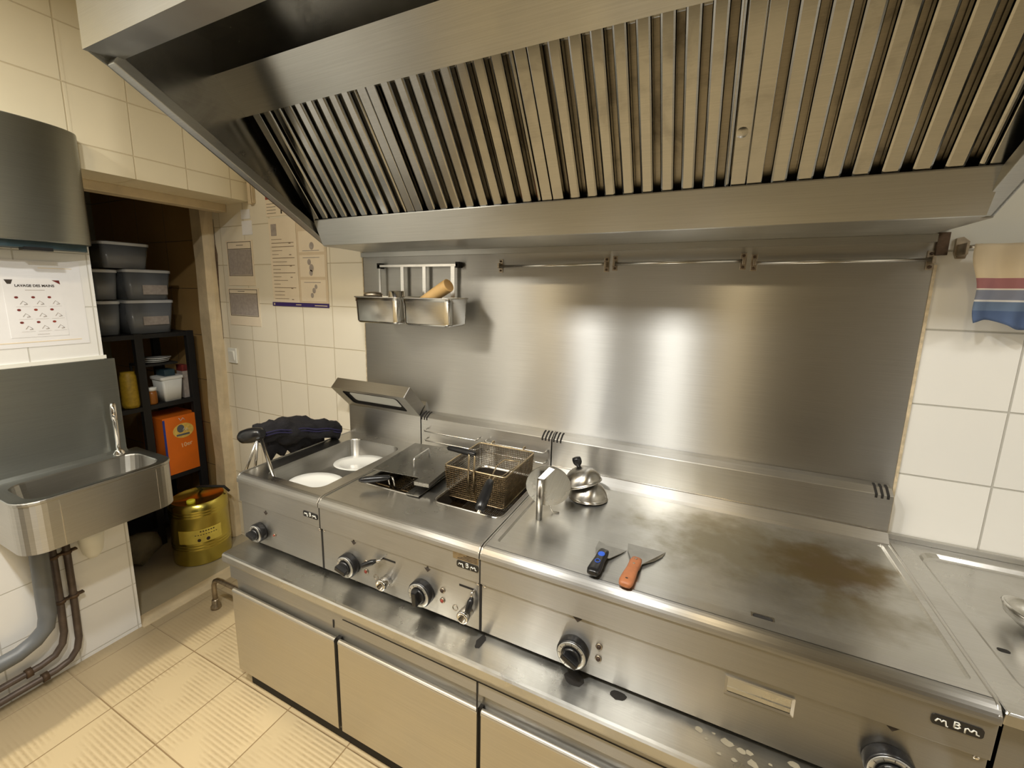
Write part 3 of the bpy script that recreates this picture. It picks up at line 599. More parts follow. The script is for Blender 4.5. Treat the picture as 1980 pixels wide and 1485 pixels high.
b = MB(); b.box(1.705, 1.825, -.6495, -.6486, .730, .764); b.box(1.705, 1.825, -.6515, -.6490, .740, .742); b.build('slot_back', 'base_top', q)
for x_, o_ in ((X1, 'double_fryer'), (X2, 'flat_top_griddle')):
    par = [o for o in bpy.data.objects if o.name == o_][0]
    b = MB(); b.box(x_-.0045, x_+.0035, -.6488, -.640, .628, .784); b.box(x_-.0022, x_+.0018, -.6556, -.6480, .786, .862); b.build('seam_gap', 'rubber', par)
# feet under the units
for cat_x, o_ in ((X0, 'bain_marie'), (X1, 'double_fryer'), (X2, 'flat_top_griddle')):
    par = [o for o in bpy.data.objects if o.name == o_][0]
    xe = {X0: X1, X1: X2, X2: X3}[cat_x]
    for xx in (cat_x+.05, xe-.05):
        for yy in (-.60, -.12):
            b = MB(); b.lathe([(.018, .6105), (.018, .628)], c=(xx, yy, 0), seg=16); b.build('foot', 'rubber', par)
# ------------------------------------------------------------------ refrigerated base counter
t = thing('refrigerated_base_counter', 'long low stainless steel counter with flush cupboard doors carrying the cooking units', 'counter', (1.1, -.35, 0))
BX0, BX1 = .012, 2.135
lip = [(-.02, .610), (-.735, .610), (-.742, .608), (-.746, .603), (-.746, .578), (-.742, .570), (-.728, .566), (-.724, .556), (-.724, .50), (-.05, .50), (-.02, .50)]
b = MB(); b.prism([(-.02, .606)]+[(-.724, .606), (-.724, .500), (-.700, .478), (-.700, .06), (-.02, .06)], BX0, BX1-.0); b.build('carcass', 'front', t)
b = MB(); b.prism([(-.02, .6065), (-.02, .610), (-.735, .610), (-.742, .608), (-.746, .603), (-.746, .580), (-.741, .570), (-.7245, .565), (-.7245, .6065)], BX0-.008, BX1); b.build('top_shelf', 'base_top', t, bevel=.0015, label='scuffed top ledge with rolled front lip')
b = MB(); b.box(.60, BX1, -.7252, -.7238, .538, .5405); b.build('panel_groove', 'rubber', t)
b = MB(); b.box(.555, .561, -.7255, -.7238, .493, .522); b.build('latch_slot', 'rubber', t)
b = MB(); b.box(1.103, 1.108, -.7255, -.7238, .44, .538); b.build('latch_slot', 'rubber', t)
dx = [(.010, .554), (.571, 1.104), (1.117, 1.662), (1.675, 2.125)]
for a, c_ in dx:
    b = MB(); b.prism([(-.701, .084), (-.722, .084), (-.724, .088), (-.724, .436)]+arc(-.716, .438, .008, 180, 90, 4)+[(-.706, .438), (-.701, .43)], a, c_); d = b.build('door', 'door', t, bevel=.001)
    b = MB(); b.prism([(-.7245, .436)]+arc(-.716, .437, .0087, 180, 60, 4)+[(-.703, .434), (-.703, .430), (-.7235, .430)], a-.0005, c_+.0005); b.build('door_grip_edge', 'unit', d)
for a in (.554, 1.104, 1.662):
    b = MB(); b.box(a+.001, a+.016 if a < 1 else a+.012, -.712, -.7005, .07, .445); b.build('door_gasket', 'rubber', t)
b = MB(); b.box(BX0+.02, BX1, -.69, -.60, 0, .075); b.build('shade_plinth', 'blackmat', t)  # black block standing in for the shadow beneath the counter
for xx in (.06, .60, 1.15, 1.7, 2.09):
    b = MB(); b.lathe([(.026, 0.001), (.026, .01), (.018, .014), (.018, .062)], c=(xx, -.64, 0), seg=18); b.build('leg', 'unit', t)
# dried splashes and dark smears on the ledge
b = MB()
for cx, cy, r in ((1.658, -.660, .010), (1.716, -.665, .013), (1.745, -.671, .009), (1.760, -.668, .008), (1.766, -.690, .011), (1.847, -.652, .012), (1.674, -.676, .005), (1.70, -.70, .005), (1.73, -.70, .006), (1.79, -.70, .007), (1.80, -.675, .004), (1.69, -.655, .004)):
    pts = [Vector((cx+r*(.7+.5*random.random())*math.cos(a*PI/5), cy+.8*r*(.7+.5*random.random())*math.sin(a*PI/5), .6108)) for a in range(10)]; b.add(pts, [tuple(range(10))])
o = b.build('dried_splashes', 'dirt', t); o['kind'] = 'stuff'; o['label'] = 'dried pale splashes on the ledge'
for cx, cy, rx, ry in ((1.361, -.662, .030, .022), (1.474, -.658, .022, .014), (1.084, -.668, .012, .030)):
    b = MB(); pts = [Vector((cx+rx*(.8+.3*random.random())*math.cos(a*PI/7), cy+ry*(.8+.3*random.random())*math.sin(a*PI/7), .6106)) for a in range(14)]; b.add(pts, [tuple(range(14))])
    b.build('grease_smear', 'rubber', t)
# curved pipe at its left end
b = MB(); P = [(-.532, -.494, 0.01), (-.532, -.494, .10), (-.530, -.494, .13), (-.518, -.494, .155), (-.495, -.494, .168), (-.46, -.494, .172), (-.2, -.494, .172), (.0, -.494, .172)]
b.tube(P, .012, 12); b.lathe([(.024, 0), (.024, .012), (.017, .02), (.017, .045), (.013, .05)], c=(-.532, -.494, .001), seg=20)
tag(b.build('gas_pipe', 'bracket'), 'short bent metal pipe rising from the floor left of the base counter', 'pipe')

# ------------------------------------------------------------------ right-hand worktop
t = thing('prep_sink_counter', 'stainless steel draining worktop cut off by the right picture edge', 'worktop', (2.6, -.35, 0))
b = MB(); rx0, rx1 = 2.129, 3.1
b.loft([rr((rx0+rx1)/2, -.326, (rx1-rx0)/2, .323, .002, .862), rr((rx0+rx1)/2, -.326, (rx1-rx0)/2, .323, .004, .884), rr((rx0+rx1)/2, -.325, (rx1-rx0)/2-.004, .321, .004, .888),
        rr((rx0+rx1)/2+.01, -.325, (rx1-rx0)/2-.045, .270, .05, .888), rr((rx0+rx1)/2+.01, -.325, (rx1-rx0)/2-.052, .263, .05, .878), rr((rx0+rx1)/2+.01, -.325, (rx1-rx0)/2-.058, .257, .05, .876)], capa=True, capb=True, sm=False)
b.build('drainboard', 'top', t, bevel=.0015)
b = MB(); b.box(rx0+.012, rx1-.01, -.63, -.01, .002, .862); b.box(rx0+.05, rx0+.056, -.632, -.63, .1, .85); b.build('cabinet', 'front', t)
b = MB(); b.box(rx0, rx1, -.018, -.002, .888, .905); b.build('rear_upstand', 'unit', t, bevel=.002)
b = MB(); b.loft([rr(2.216, -.437, .010, .006, .005, .8768), rr(2.216, -.437, .008, .004, .004, .8765)], capb=True); b.build('overflow_hole', 'rubber', t)
b = MB(); K = Matrix.Rotation(math.radians(14), 4, 'Y'); b.lathe([(.001, .0), (.030, .002), (.052, .016), (.060, .034), (.062, .034), (.064, .030), (.054, .012), (.03, -.002), (.001, -.003)], mtx=K, c=(2.305, -.335, .8855), seg=28, caps=False)
tag(b.build('strainer_bowl', 'pan'), 'shiny small metal bowl on the draining worktop at the right picture edge', 'bowl')

# ------------------------------------------------------------------ things on the bain-marie
for k, (x, y, z, tx, ty, lb) in enumerate([(.212, -.468, .812, 3, -4, 'white round plate lying in the bain-marie well, the nearer of the two'), (.268, -.272, .842, -2, -5, 'white round plate leaning at the back right of the bain-marie well')]):
    R = Matrix.Rotation(math.radians(tx), 4, 'Y') @ Matrix.Rotation(math.radians(ty), 4, 'X')
    b = MB(); b.lathe([(.001, .004), (.065, .004), (.085, .012), (.111, .018), (.113, .016), (.088, .006), (.068, -.004), (.001, -.004)], mtx=R, c=(x, y, z), seg=48, caps=False)
    tag(b.build('plate', 'plate'), lb, 'plate', 'white plates in the bain-marie')
# black bundled cloth over the left rim
def bundle(name, path, rads, m, parent=None, flat_=.7, seed=0, seg=26, amp=.012, sag=0, fr=26):
    b = MB(); rings = []; n = len(path)
    for i in range(n):
        p = Vector(path[i]); d = (Vector(path[min(i+1, n-1)])-Vector(path[max(i-1, 0)])).normalized()
        sd = d.cross(Vector((0, 0, 1))).normalized(); up = sd.cross(d)
        ring = []
        for k in range(seg):
            a = 2*PI*k/seg; r = rads[i]*(1+.10*math.sin(3*a+i*.5+seed))
            q = p+sd*math.cos(a)*r*flat_+up*math.sin(a)*r
            nv = noise.noise(q*fr+Vector((seed, 0, 0)))+.5*noise.noise(q*fr*2.3); q += (q-p).normalized()*nv*amp
            if math.sin(a) < 0: q.z -= sag*(-math.sin(a))*(.6+.4*math.sin(i*1.7))
            ring.append(q)
        rings.append(ring)
    b.loft(rings, cap=True, sm=True); return b.build(name, m, parent)
t = thing('apron', 'crumpled black and navy apron bundled over the left rim of the bain-marie', 'apron', (-.02, -.35, .905))
n_ = 22
path = [Vector((-.085, -.52, 1.01)).lerp(Vector((.028, -.16, .938)), i/(n_-1)) for i in range(n_)]
path = [p+Vector((0, 0, .012*math.sin(i/(n_-1)*PI))) for i, p in enumerate(path)]
bundle('cloth_roll', path, [.020+.036*math.sin(min(1, (i+1.5)/(n_*.45))*PI/2)-.022*(i/(n_-1))**2 for i in range(n_)], 'cloth', t, .9, 3, amp=.02)
path2 = [Vector((-.060, -.47, .955)).lerp(Vector((-.004, -.21, .925)), i/17)+Vector((-.018, 0, 0)) for i in range(18)]
bundle('hanging_folds', path2, [.045+.014*math.sin(i*.9) for i in range(18)], 'cloth', t, .45, 9, sag=.045)
for k, off in enumerate((0, .011)):
    b = MB(); b.tube([p+Vector((.050*math.cos(.1)-.0, -.006, .006-off)) if False else p+Vector((.054-.022*(i/(n_-1)), -.014, .010-off-.003*math.sin(i))) for i, p in enumerate(path)], .0035, 6); b.build('trim_cord', 'cloth_blue', t)
# stick blender style tool with black head
t = thing('stick_blender', 'black hand blender with steel shaft standing in the corner of the bain-marie well', 'hand blender', (.128, -.585, .89))
A = Vector((-.010, -.535, 1.000)); B2 = Vector((.112, -.583, .890))
b = MB(); b.tube([A, B2, B2+(B2-A)*1.0], .0075, 12); b.build('shaft', 'rodsteel', t)
d = (Vector((-.125, -.545, .998))-Vector((-.005, -.52, 1.03))).normalized(); c0 = Vector((-.012, -.525, 1.022))
b = MB(); b.tube([c0, c0+d*.008, c0+d*.03, c0+d*.07, c0+d*.105, c0+d*.12, c0+d*.126], [.014, .024, .030, .032, .028, .018, .004], 18); b.build('motor_body', 'black', t)
for e in ((-.078, -.60, .80), (-.045, -.56, .80)):
    b = MB(); b.tube([A+Vector((-.02, -.004, 0)), Vector(e)], .0055, 10); b.build('support_leg', 'rodsteel', t)

# ------------------------------------------------------------------ lids and baskets on the fryer
def lid(label, loc, rz):
    t = thing('fryer_cover', label, 'cover', loc, 'steel covers on the left fryer tank')
    Rz = Matrix.Rotation(rz, 4, 'Z'); T = Matrix.Translation(loc) @ Rz
    poly = [(-.130, -.140), (.072, -.140), (.072, -.175), (.132, -.175), (.132, .175), (-.130, .175)]
    b = MB(); vs = [T @ Vector((p[0], p[1], z)) for z in (.0, .0025) for p in poly]; n = 6
    b.add(vs, [(i, (i+1) % n, n+(i+1) % n, n+i) for i in range(n)]+[tuple(range(6))[::-1], tuple(range(6, 12))])
    b.box(.072, .132, -.1765, -.175, -.012, .0025, T); b.box(.1305, .132, -.175, .175, -.012, .0025, T)
    b.build('cover_plate', 'lid', t, bevel=.0008)
    b = MB(); b.tube([T @ Vector(p) for p in [(.010, -.07, .002), (.010, -.07, .034), (.010, -.064, .040), (.010, .044, .040), (.010, .05, .034), (.010, .05, .002)]], .0035, 10); b.build('cover_handle', 'white_metal', t)
    return t
lid('upper of the two steel lids stacked on the left fryer tank, with wire handle', (.612, -.295, .938), math.radians(6))
# lower lid has no visible handle
t = thing('fryer_cover', 'lower of the two stacked steel lids, only its front right corner showing', 'cover', (.60, -.31, .903), 'steel covers on the left fryer tank')
T = Matrix.Translation((.60, -.322, .903)) @ Matrix.Rotation(math.radians(3), 4, 'Z')
b = MB(); b.box(.080, .134, -.175, .175, 0, .0025, T); b.box(-.10, .08, .0, .175, 0, .0025, T); b.box(.080, .134, -.1765, -.175, -.0015, .0025, T); b.build('cover_plate', 'lid', t)
def mesh_basket(label, cx, y0, y1, zt, zb, hx, taper, pitch=.0085, wire='wire', full=True, loc=None):
    t = thing('fryer_basket', label, 'fryer basket', (cx, (y0+y1)/2, zb), 'fryer baskets')
    hy = (y1-y0)/2; cy = (y0+y1)/2; h = zt-zb
    def P(u, v, s):   # s: 0 bottom .. 1 top ; u,v in -1..1
        k = 1-taper*(1-s); return Vector((cx+u*hx*k, cy+v*hy*k, zb+s*h))
    b = MB(); b.tube([p for p in rr(cx, cy, hx, hy, .012, zt, 3)], .0032, 8, close=True); b.build('top_frame', wire, t)
    b = MB(); b.tube([p for p in rr(cx, cy, hx*(1-taper), hy*(1-taper), .012, zb, 3)], .0022, 6, close=True); b.build('bottom_frame', wire, t)
    def strands(lines, name):
        b = MB()
        for l in lines: b.tube(l, .0012, 3, cap=False)
        o = b.build(name, 'wire_dark', t); return o
    nx = int(2*hx/pitch); ny = int(2*hy/pitch); nz = int(h/pitch)
    us = [-1+2*i/nx for i in range(1, nx)]; vs = [-1+2*i/ny for i in range(1, ny)]; ss = [i/nz for i in range(1, nz)]
    for v_, nm in ((-1, 'front'), (1, 'back')):
        strands([[P(u, v_, 0), P(u, v_, 1)] for u in us]+[[P(-1, v_, s), P(1, v_, s)] for s in ss], 'mesh_side')
    for u_, nm in ((-1, 'left'), (1, 'right')):
        strands([[P(u_, v, 0), P(u_, v, 1)] for v in vs]+[[P(u_, -1, s), P(u_, 1, s)] for s in ss], 'mesh_side')
    strands([[P(u, -1, 0), P(u, 1, 0)] for u in us]+[[P(-1, v, 0), P(1, v, 0)] for v in vs], 'mesh_floor')
    return t
t = mesh_basket('greasy wire fryer basket hanging over the right fryer tank', .902, -.385, -.115, .990, .872, .121, .05, pitch=.0078)
b = MB()
for x in (.884, .906): b.tube([(x, -.375, .874), (x, -.389, .93), (x, -.391, .99), (x, -.386, 1.045), (x-.006, -.380, 1.050)], .003, 8)
b.build('handle_rods', 'wire', t)
b = MB(); hA = Vector((.902, -.380, 1.051)); hB = Vector((.800, -.352, 1.044))
b.tube([hA+Vector((.004, 0, 0)), hA, hA.lerp(hB, .3), hA.lerp(hB, .7), hB, hB+Vector((-.022, .004, -.003)), hB+Vector((-.03, .006, -.003))], [.006, .009, .0105, .011, .010, .009, .004], 14); b.build('handle_grip', 'black', t)
b = MB()
for x in (.83, .97): b.tube([(x, -.110, .990), (x, -.094, .996), (x, -.080, .994), (x, -.078, .975)], .0028, 8)
b.build('hanging_hook', 'wire', t)
t = thing('basket_handle', 'black clip-on basket handle with wire loop hooked over the front rim of the right basket', 'handle', (.985, -.45, .93))
b = MB(); b.tube([(.975, -.405, .994), (.945, -.33, .958), (.918, -.235, .958), (.926, -.18, .965), (.985, -.172, .966), (.992, -.20, .962), (.978, -.31, .958), (.992, -.402, .994)], .0026, 8)
b.tube([(.975, -.405, .994), (.980, -.430, .985)], .0030, 8); b.tube([(.992, -.402, .994), (.990, -.430, .985)], .0030, 8)
b.build('wire_loop', 'wire', t)
a = Vector((.985, -.418, .988)); e = Vector((1.003, -.532, .936))
b = MB(); b.tube([a, a.lerp(e, .05), a.lerp(e, .3), a.lerp(e, .7), a.lerp(e, .93), e], [.008, .013, .0165, .018, .016, .006], 16); b.build('handle_grip', 'black', t)
b = MB(); b.tube([e+Vector((0, .004, 0)), e+Vector((.001, -.005, -.003))], [.008, .005], 12); b.build('end_cap', 'chrome', t)
t = mesh_basket('wire fryer basket sunk in the left fryer tank with its black handle sticking out', .600, -.43, -.15, .875, .845, .108, .05, pitch=.012, wire='wire_dark')
b = MB()
for x in (.607, .630): b.tube([(x-.004, -.445, .885), (x-.006, -.470, .900), (x-.010, -.474, .930), (x-.018, -.470, .938), (x-.03, -.466, .937)], .003, 8)
b.build('handle_rods', 'rodsteel', t)
hA = Vector((.600, -.468, .936)); hB = Vector((.528, -.520, .932))
b = MB(); b.tube([hA, hA.lerp(hB, .1), hA.lerp(hB, .5), hB, hB.lerp(hA, -.15), hB.lerp(hA, -.25)], [.006, .010, .012, .012, .009, .004], 14); b.build('handle_grip', 'black', t)

# ------------------------------------------------------------------ things on the griddle
t = thing('burger_press', 'upright round steel burger press disc with a tube handle on the griddle', 'burger press', (1.165, -.40, .893))
nrm = Vector((.30, -.93, -.10)).normalized(); xa = nrm.cross(Vector((0, 0, 1))).normalized(); ya = xa.cross(nrm)
Dm = Matrix(((xa.x, ya.x, nrm.x, 0), (xa.y, ya.y, nrm.y, 0), (xa.z, ya.z, nrm.z, 0), (0, 0, 0, 1)))
b = MB(); b.lathe([(.001, 0), (.0715, 0), (.072, .0008), (.072, .0032), (.0715, .004), (.001, .004)], mtx=Dm, c=(1.1735, -.378, .994), seg=56, sm=False, caps=False); b.build('press_disc', 'lid', t)
b = MB(); b.tube([(1.160, -.418, .8935), (1.162, -.420, 1.030)], .0105, 20); b.build('tube_handle', 'rodsteel', t)
b = MB(); b.add([(1.152, -.418, 1.030), (1.172, -.414, 1.030), (1.196, -.388, 1.058), (1.178, -.388, 1.062), (1.152, -.408, 1.033), (1.172, -.404, 1.033), (1.196, -.380, 1.058), (1.178, -.380, 1.060)], [(0, 1, 2, 3), (7, 6, 5, 4), (0, 3, 7, 4), (1, 5, 6, 2), (0, 4, 5, 1), (3, 2, 6, 7)]); b.build('bent_bracket', 'cloche', t)
b = MB(); b.tube([(1.176, -.372, .926), (1.186, -.36, .897), (1.205, -.35, .8955)], .0028, 8); b.build('wire_foot', 'rodsteel', t)
def cloche(label, c, rad, tilt, knob_):
    R = Matrix.Rotation(math.radians(tilt), 4, 'Y') @ Matrix.Rotation(math.radians(-4), 4, 'X')
    t = thing('steel_cloche', label, 'cloche', c, 'basting domes on the griddle')
    prof = [(rad+.002, 0), (rad+.002, .003)]+[(rad*math.cos(a*PI/2/12), .003+rad*.90*math.sin(a*PI/2/12)) for a in range(13)]
    b = MB(); b.lathe(prof[:-1]+[(.001, .003+rad*.90)]+[(.001, rad*.88)]+[((rad-.002)*math.cos(a*PI/2/8), .001+rad*.87*math.sin(a*PI/2/8)) for a in range(7, -1, -1)], mtx=R, c=c, seg=48, caps=False); b.build('dome', 'cloche', t)
    if knob_:
        b = MB(); z = rad*.90; b.lathe([(.008, z-.001), (.007, z+.006), (.012, z+.010), (.016, z+.018), (.016, z+.030), (.014, z+.036), (.006, z+.038), (.001, z+.038)], mtx=R, c=c, seg=24); b.build('knob', 'black', t)
    return t
cloche('lower of the two brushed steel cloches, resting flat on the griddle', (1.262, -.195, .8935), .066, -2, False)
cloche('upper brushed steel cloche tilted to the left, with a black knob on top', (1.243, -.198, .944), .065, -20, True)
def scraper(label, blade, hA, hB, m, wid, blue=False, z=.894):
    t = thing('griddle_scraper', label, 'scraper', ((hA[0]+hB[0])/2, (hA[1]+hB[1])/2, z), 'scrapers on the griddle')
    b = MB(); n = len(blade); v0 = [(p[0], p[1], z+p[2]) for p in blade]; v1 = [(p[0], p[1], z+p[2]+.0014) for p in blade]
    b.add(v0+v1, [(i, (i+1) % n, n+(i+1) % n, n+i) for i in range(n)]+[tuple(range(n))[::-1], tuple(range(n, 2*n))]); b.build('blade', 'blade', t)
    A = Vector(hA); Bq = Vector(hB); d = (Bq-A).normalized(); s = d.cross(Vector((0, 0, 1))).normalized(); up = s.cross(d)
    b = MB(); rings = []
    for f, w_, h_ in [(0, .55, .6), (.02, .8, .8), (.15, .92, .95), (.4, .86, 1), (.65, 1.0, 1), (.88, 1.06, 1), (.97, .9, .85), (1, .5, .4)]:
        p = A.lerp(Bq, f); rings.append([p+s*(w_*wid*math.copysign(abs(math.cos(a))**.7, math.cos(a)))+up*(h_*.0095*math.copysign(abs(math.sin(a))**.7, math.sin(a))) for a in [2*PI*k/20 for k in range(20)]])
    b.loft(rings, cap=True, sm=True); hd = b.build('handle', m, t)
    if blue:
        for f, rx, ry in ((.28, .0095, .012),):
            p = A.lerp(Bq, f)+up*.0093; b = MB(); b.loft([[p+s*rx*math.cos(a)+d*ry*math.sin(a)-up*.001 for a in [2*PI*k/20 for k in range(20)]], [p+s*rx*.9*math.cos(a)+d*ry*.9*math.sin(a)+up*.0008 for a in [2*PI*k/20 for k in range(20)]]], cap=True); b.build('blue_inlay', 'blue', hd)
        p = A.lerp(Bq, .60)+up*.0100; b = MB(); b.tube([p+s*.006*math.cos(a)+d*.008*math.sin(a) for a in [2*PI*k/16 for k in range(16)]], .0010, 6, close=True); b.build('blue_ring', 'blue', hd)
    else:
        for f in (.12, .30):
            p = A.lerp(Bq, f)+up*.0090; b = MB(); b.loft([[p+s*.0035*math.cos(a)+d*.0035*math.sin(a) for a in [2*PI*k/12 for k in range(12)]], [p+s*.003*math.cos(a)+d*.003*math.sin(a)+up*.001 for a in [2*PI*k/12 for k in range(12)]]], cap=True); b.build('rivet', 'bracket', hd)
        p = A.lerp(Bq, .86)+up*.0096; b = MB(); b.add([p+s*.0035*math.cos(a)+d*.0028*math.sin(a)+up*.0003 for a in [2*PI*k/12 for k in range(12)]], [tuple(range(12))]); b.build('hang_hole', 'ink', hd)
    return t
scraper('griddle scraper with black and blue plastic handle and short steel blade', [(1.362, -.458, .001), (1.386, -.470, .001), (1.443, -.471, .001), (1.432, -.495, .003), (1.410, -.540, .008), (1.376, -.545, .008), (1.362, -.50, .003)], (1.393, -.530, .914), (1.388, -.648, .917), 'black', .016, True)
scraper('griddle scraper with orange-brown wooden handle and wide fan blade', [(1.440, -.430, .0005), (1.542, -.427, .0005), (1.536, -.455, .001), (1.518, -.490, .003), (1.492, -.525, .007), (1.490, -.56, .009), (1.466, -.56, .009), (1.464, -.52, .007), (1.446, -.47, .002)], (1.478, -.520, .910), (1.468, -.652, .914), 'woodorange', .0165)

# ------------------------------------------------------------------ wall rack with steel containers
t = thing('wall_rack', 'small steel hanging rack with vertical bars screwed to the splashback panel', 'rack', (.40, 0, 1.72))
b = MB(); b.box(.192, .622, -.034, -.028, 1.712, 1.722); b.build('top_bar', 'rodsteel', t)
for x, w_ in ((.196, .010), (.322, .017), (.442, .017), (.588, .019)):
    b = MB(); b.box(x, x+w_, -.031, -.028, 1.575, 1.716); b.build('vertical_bar', 'pan', t)
for x in (.188, .612):
    b = MB(); b.box(x, x+.018, -.034, -.001, 1.706, 1.730); b.build('bracket', 'blackmat', t, bevel=.001)
b = MB(); b.box(.604, .607, -.16, -.03, 1.50, 1.70) if False else b.box(.196, .606, -.036, -.030, 1.568, 1.582); b.build('lower_bar', 'rodsteel', t)
def gn_pan(label, x0, x1):
    t = thing('steel_container', label, 'container', ((x0+x1)/2, -.12, 1.466), 'steel pans on the wall rack')
    cx = (x0+x1)/2; hx = (x1-x0)/2; cy = -.119; hy = .080; zt = 1.581; zb = 1.466
    b = MB(); b.loft([rr(cx, cy, hx-.001, hy-.001, .028, zt-.0005), rr(cx, cy, hx, hy, .03, zt), rr(cx, cy, hx, hy, .03, zt-.004), rr(cx, cy, hx-.0035, hy-.0035, .028, zt-.005), rr(cx, cy, hx-.004, hy-.004, .028, zt-.020), rr(cx, cy, hx-.0065, hy-.0065, .026, zt-.022), rr(cx, cy, hx-.010, hy-.010, .026, zb+.012), rr(cx, cy, hx-.014, hy-.014, .024, zb+.003), rr(cx, cy, hx-.022, hy-.022, .02, zb),
                     rr(cx, cy, hx-.022, hy-.022, .02, zb+.0015), rr(cx, cy, hx-.012, hy-.012, .026, zb+.013), rr(cx, cy, hx-.008, hy-.008, .026, zt-.020), rr(cx, cy, hx-.002, hy-.002, .028, zt-.0005)], sm=True, capb=False)
    b.add(rr(cx, cy, hx-.022, hy-.022, .02, zb+.0008), [tuple(range(24))])
    b.build('pan_body', 'pan', t)
gn_pan('left steel container on the wall rack, holding round metal tins', .182, .436)
gn_pan('right steel container on the wall rack, with a pale wooden roller in it', .440, .692)
b = MB(); b.lathe([(.001, 1.470), (.036, 1.470), (.038, 1.475), (.038, 1.578), (.041, 1.582), (.042, 1.590), (.036, 1.597), (.02, 1.600), (.001, 1.601)], c=(.238, -.120, 0), seg=32, caps=False)
tag(b.build('metal_tin', 'bracket'), 'round dark metal tin lid poking out of the left steel container', 'tin', 'tins in the left container')
b = MB(); b.lathe([(.001, 1.470), (.036, 1.470), (.037, 1.58), (.034, 1.583), (.034, 1.604), (.031, 1.606), (.001, 1.606)], c=(.365, -.115, 0), seg=32, caps=False)
tag(b.build('metal_shaker', 'chrome'), 'shiny steel shaker in the right half of the left container', 'shaker', 'tins in the left container')
t = thing('wooden_roller', 'thick pale wooden roller leaning out of the right steel container', 'wooden roller', (.55, -.13, 1.50))
A = Vector((.485, -.125, 1.545)); Bq = Vector((.652, -.148, 1.632)); d = (Bq-A).normalized()
b = MB(); b.tube([A, A.lerp(Bq, .5), A.lerp(Bq, .97), Bq], [.024, .026, .0275, .0265], 28); o = b.build('roller_body', 'wood', t)
b = MB(); s = d.orthogonal().normalized(); u_ = d.cross(s); b.add([Bq+d*.0006+(s*math.cos(a)+u_*math.sin(a))*.0225 for a in [2*PI*k/24 for k in range(24)]], [tuple(range(24))]); b.build('end_face', 'woodend', t)

# ------------------------------------------------------------------ tool rail below the hood
def rail(x0, x1, label, bl, br, zr=1.713):
    t = thing('tool_rail', label, 'rail', ((x0+x1)/2, -.02, zr), 'steel tool rail pieces below the hood')
    b = MB(); b.tube([(x0, -.022, zr-.003), (x1, -.022, zr+.001)], .0055, 12); b.build('rail_bar', 'rodsteel', t)
    for x, s in ((x0, -1), (x1, 1)):
        b = MB(); b.box(x-.009, x+.009, -.007, -.0045, zr-.026, zr+.026); b.box(x-.004, x+.004, -.032, -.007, zr-.010, zr+.010); q = b.build('rail_bracket', 'bracket', t, bevel=.002)
        for dz in (-.018, .018):
            b = MB(); K = Matrix.Translation((x, -.007, zr+dz)) @ Matrix.Rotation(PI/2, 4, 'X'); b.lathe([(.0045, 0), (.004, .003), (.001, .0035)], mtx=K, seg=12); b.build('screw', 'rust', q)
rail(.812, 1.238, 'left third of the steel tool rail under the hood', 0, 0, 1.712)
rail(1.268, 1.672, 'middle third of the steel tool rail under the hood', 0, 0, 1.716)
rail(1.702, 2.122, 'right third of the steel tool rail under the hood, ending at the panel edge', 0, 0, 1.712)
t = thing('corner_bracket', 'rusty steel bracket with a short open hook right of the splashback panel top', 'bracket', (2.18, 0, 1.74))
b = MB(); b.box(2.128, 2.152, -.012, -.0005, 1.725, 1.785); b.build('rust_plate', 'rust', t)
b = MB(); b.prism([(2.172, 1.715), (2.190, 1.715), (2.194, 1.735), (2.194, 1.760), (2.180, 1.772), (2.166, 1.768), (2.166, 1.730)], -.010, -.0005, 'y'); b.box(2.170, 2.176, -.06, -.010, 1.722, 1.752); b.build('wall_plate', 'bracket', t, bevel=.001)
b = MB(); b.tube([(2.173, -.045, 1.740), (2.20, -.052, 1.745), (2.232, -.054, 1.742), (2.42, -.054, 1.742)], .005, 10); b.build('hook_bar', 'rodsteel', t)
# tea towel on the bar
b = MB(); nx, nz = 40, 24; vs = []; fs = []
for j in range(nz+1):
    for i in range(nx+1):
        u = i/nx; s = j/nz
        x = 2.215+u*.20+.018*s*(1-u)-.004*math.sin(s*9)
        y = -.062-.012*math.sin(u*17+s*1.5)*(.3+.7*s)-.012*s
        z = 1.748-s*.200-.018*(u)*s*.5+.010*math.sin(u*9)*s
        vs.append((x, y, z))
for j in range(nz):
    for i in range(nx): a = j*(nx+1)+i; fs.append((a, a+1, a+nx+2, a+nx+1))
b.add(vs, fs, True)
o = b.build('tea_towel', 'towel', loc=(2.3, -.06, 1.748), solid=.003); o.location.x -= .03; tag(o, 'cream tea towel with red and blue striped end hanging right of the splashback', 'towel')

# ------------------------------------------------------------------ papers on the tiled wall behind the bain-marie
def bars(b, x, z, w_, h_, y=-.0042): b.box(x, x+w_, y, y+.0006, z, z+h_)
t = thing('hygiene_poster', 'large cream notice poster with purple bottom strip on the tiled wall', 'poster', (-.37, 0, 1.52))
b = MB(); b.box(-.578, -.372, -.003, -.0005, 1.535, 1.975); b.build('left_sheet', 'paper_cream', t)
b = MB(); b.box(-.370, -.161, -.003, -.0005, 1.535, 1.975); b.build('right_sheet', 'paper_tan', t)
b = MB(); b.box(-.586, -.161, -.0045, -.0005, 1.514, 1.534); q = b.build('bottom_strip', 'purple', t)
b = MB(); bars(b, -.575, 1.519, .010, .010, -.0052); bars(b, -.40, 1.522, .04, .004, -.0052); bars(b, -.26, 1.521, .09, .004, -.0052); b.build('strip_print', 'paper_tan', q)
b = MB(); z = 1.865
random.seed(3)
for k in range(17):
    wd = random.choice([.06, .08, .05, .11, .17]); bars(b, -.562, z, wd, .0022 if wd < .15 else .003); 
    if k % 3 == 1: bars(b, -.43, z-.004, .015, .004)
    z -= .0195
b.build('text_lines', 'inkfaint', t)
b = MB(); bars(b, -.560, 1.885, .042, .06); b.build('grey_block', 'greyprint', t)
b = MB()
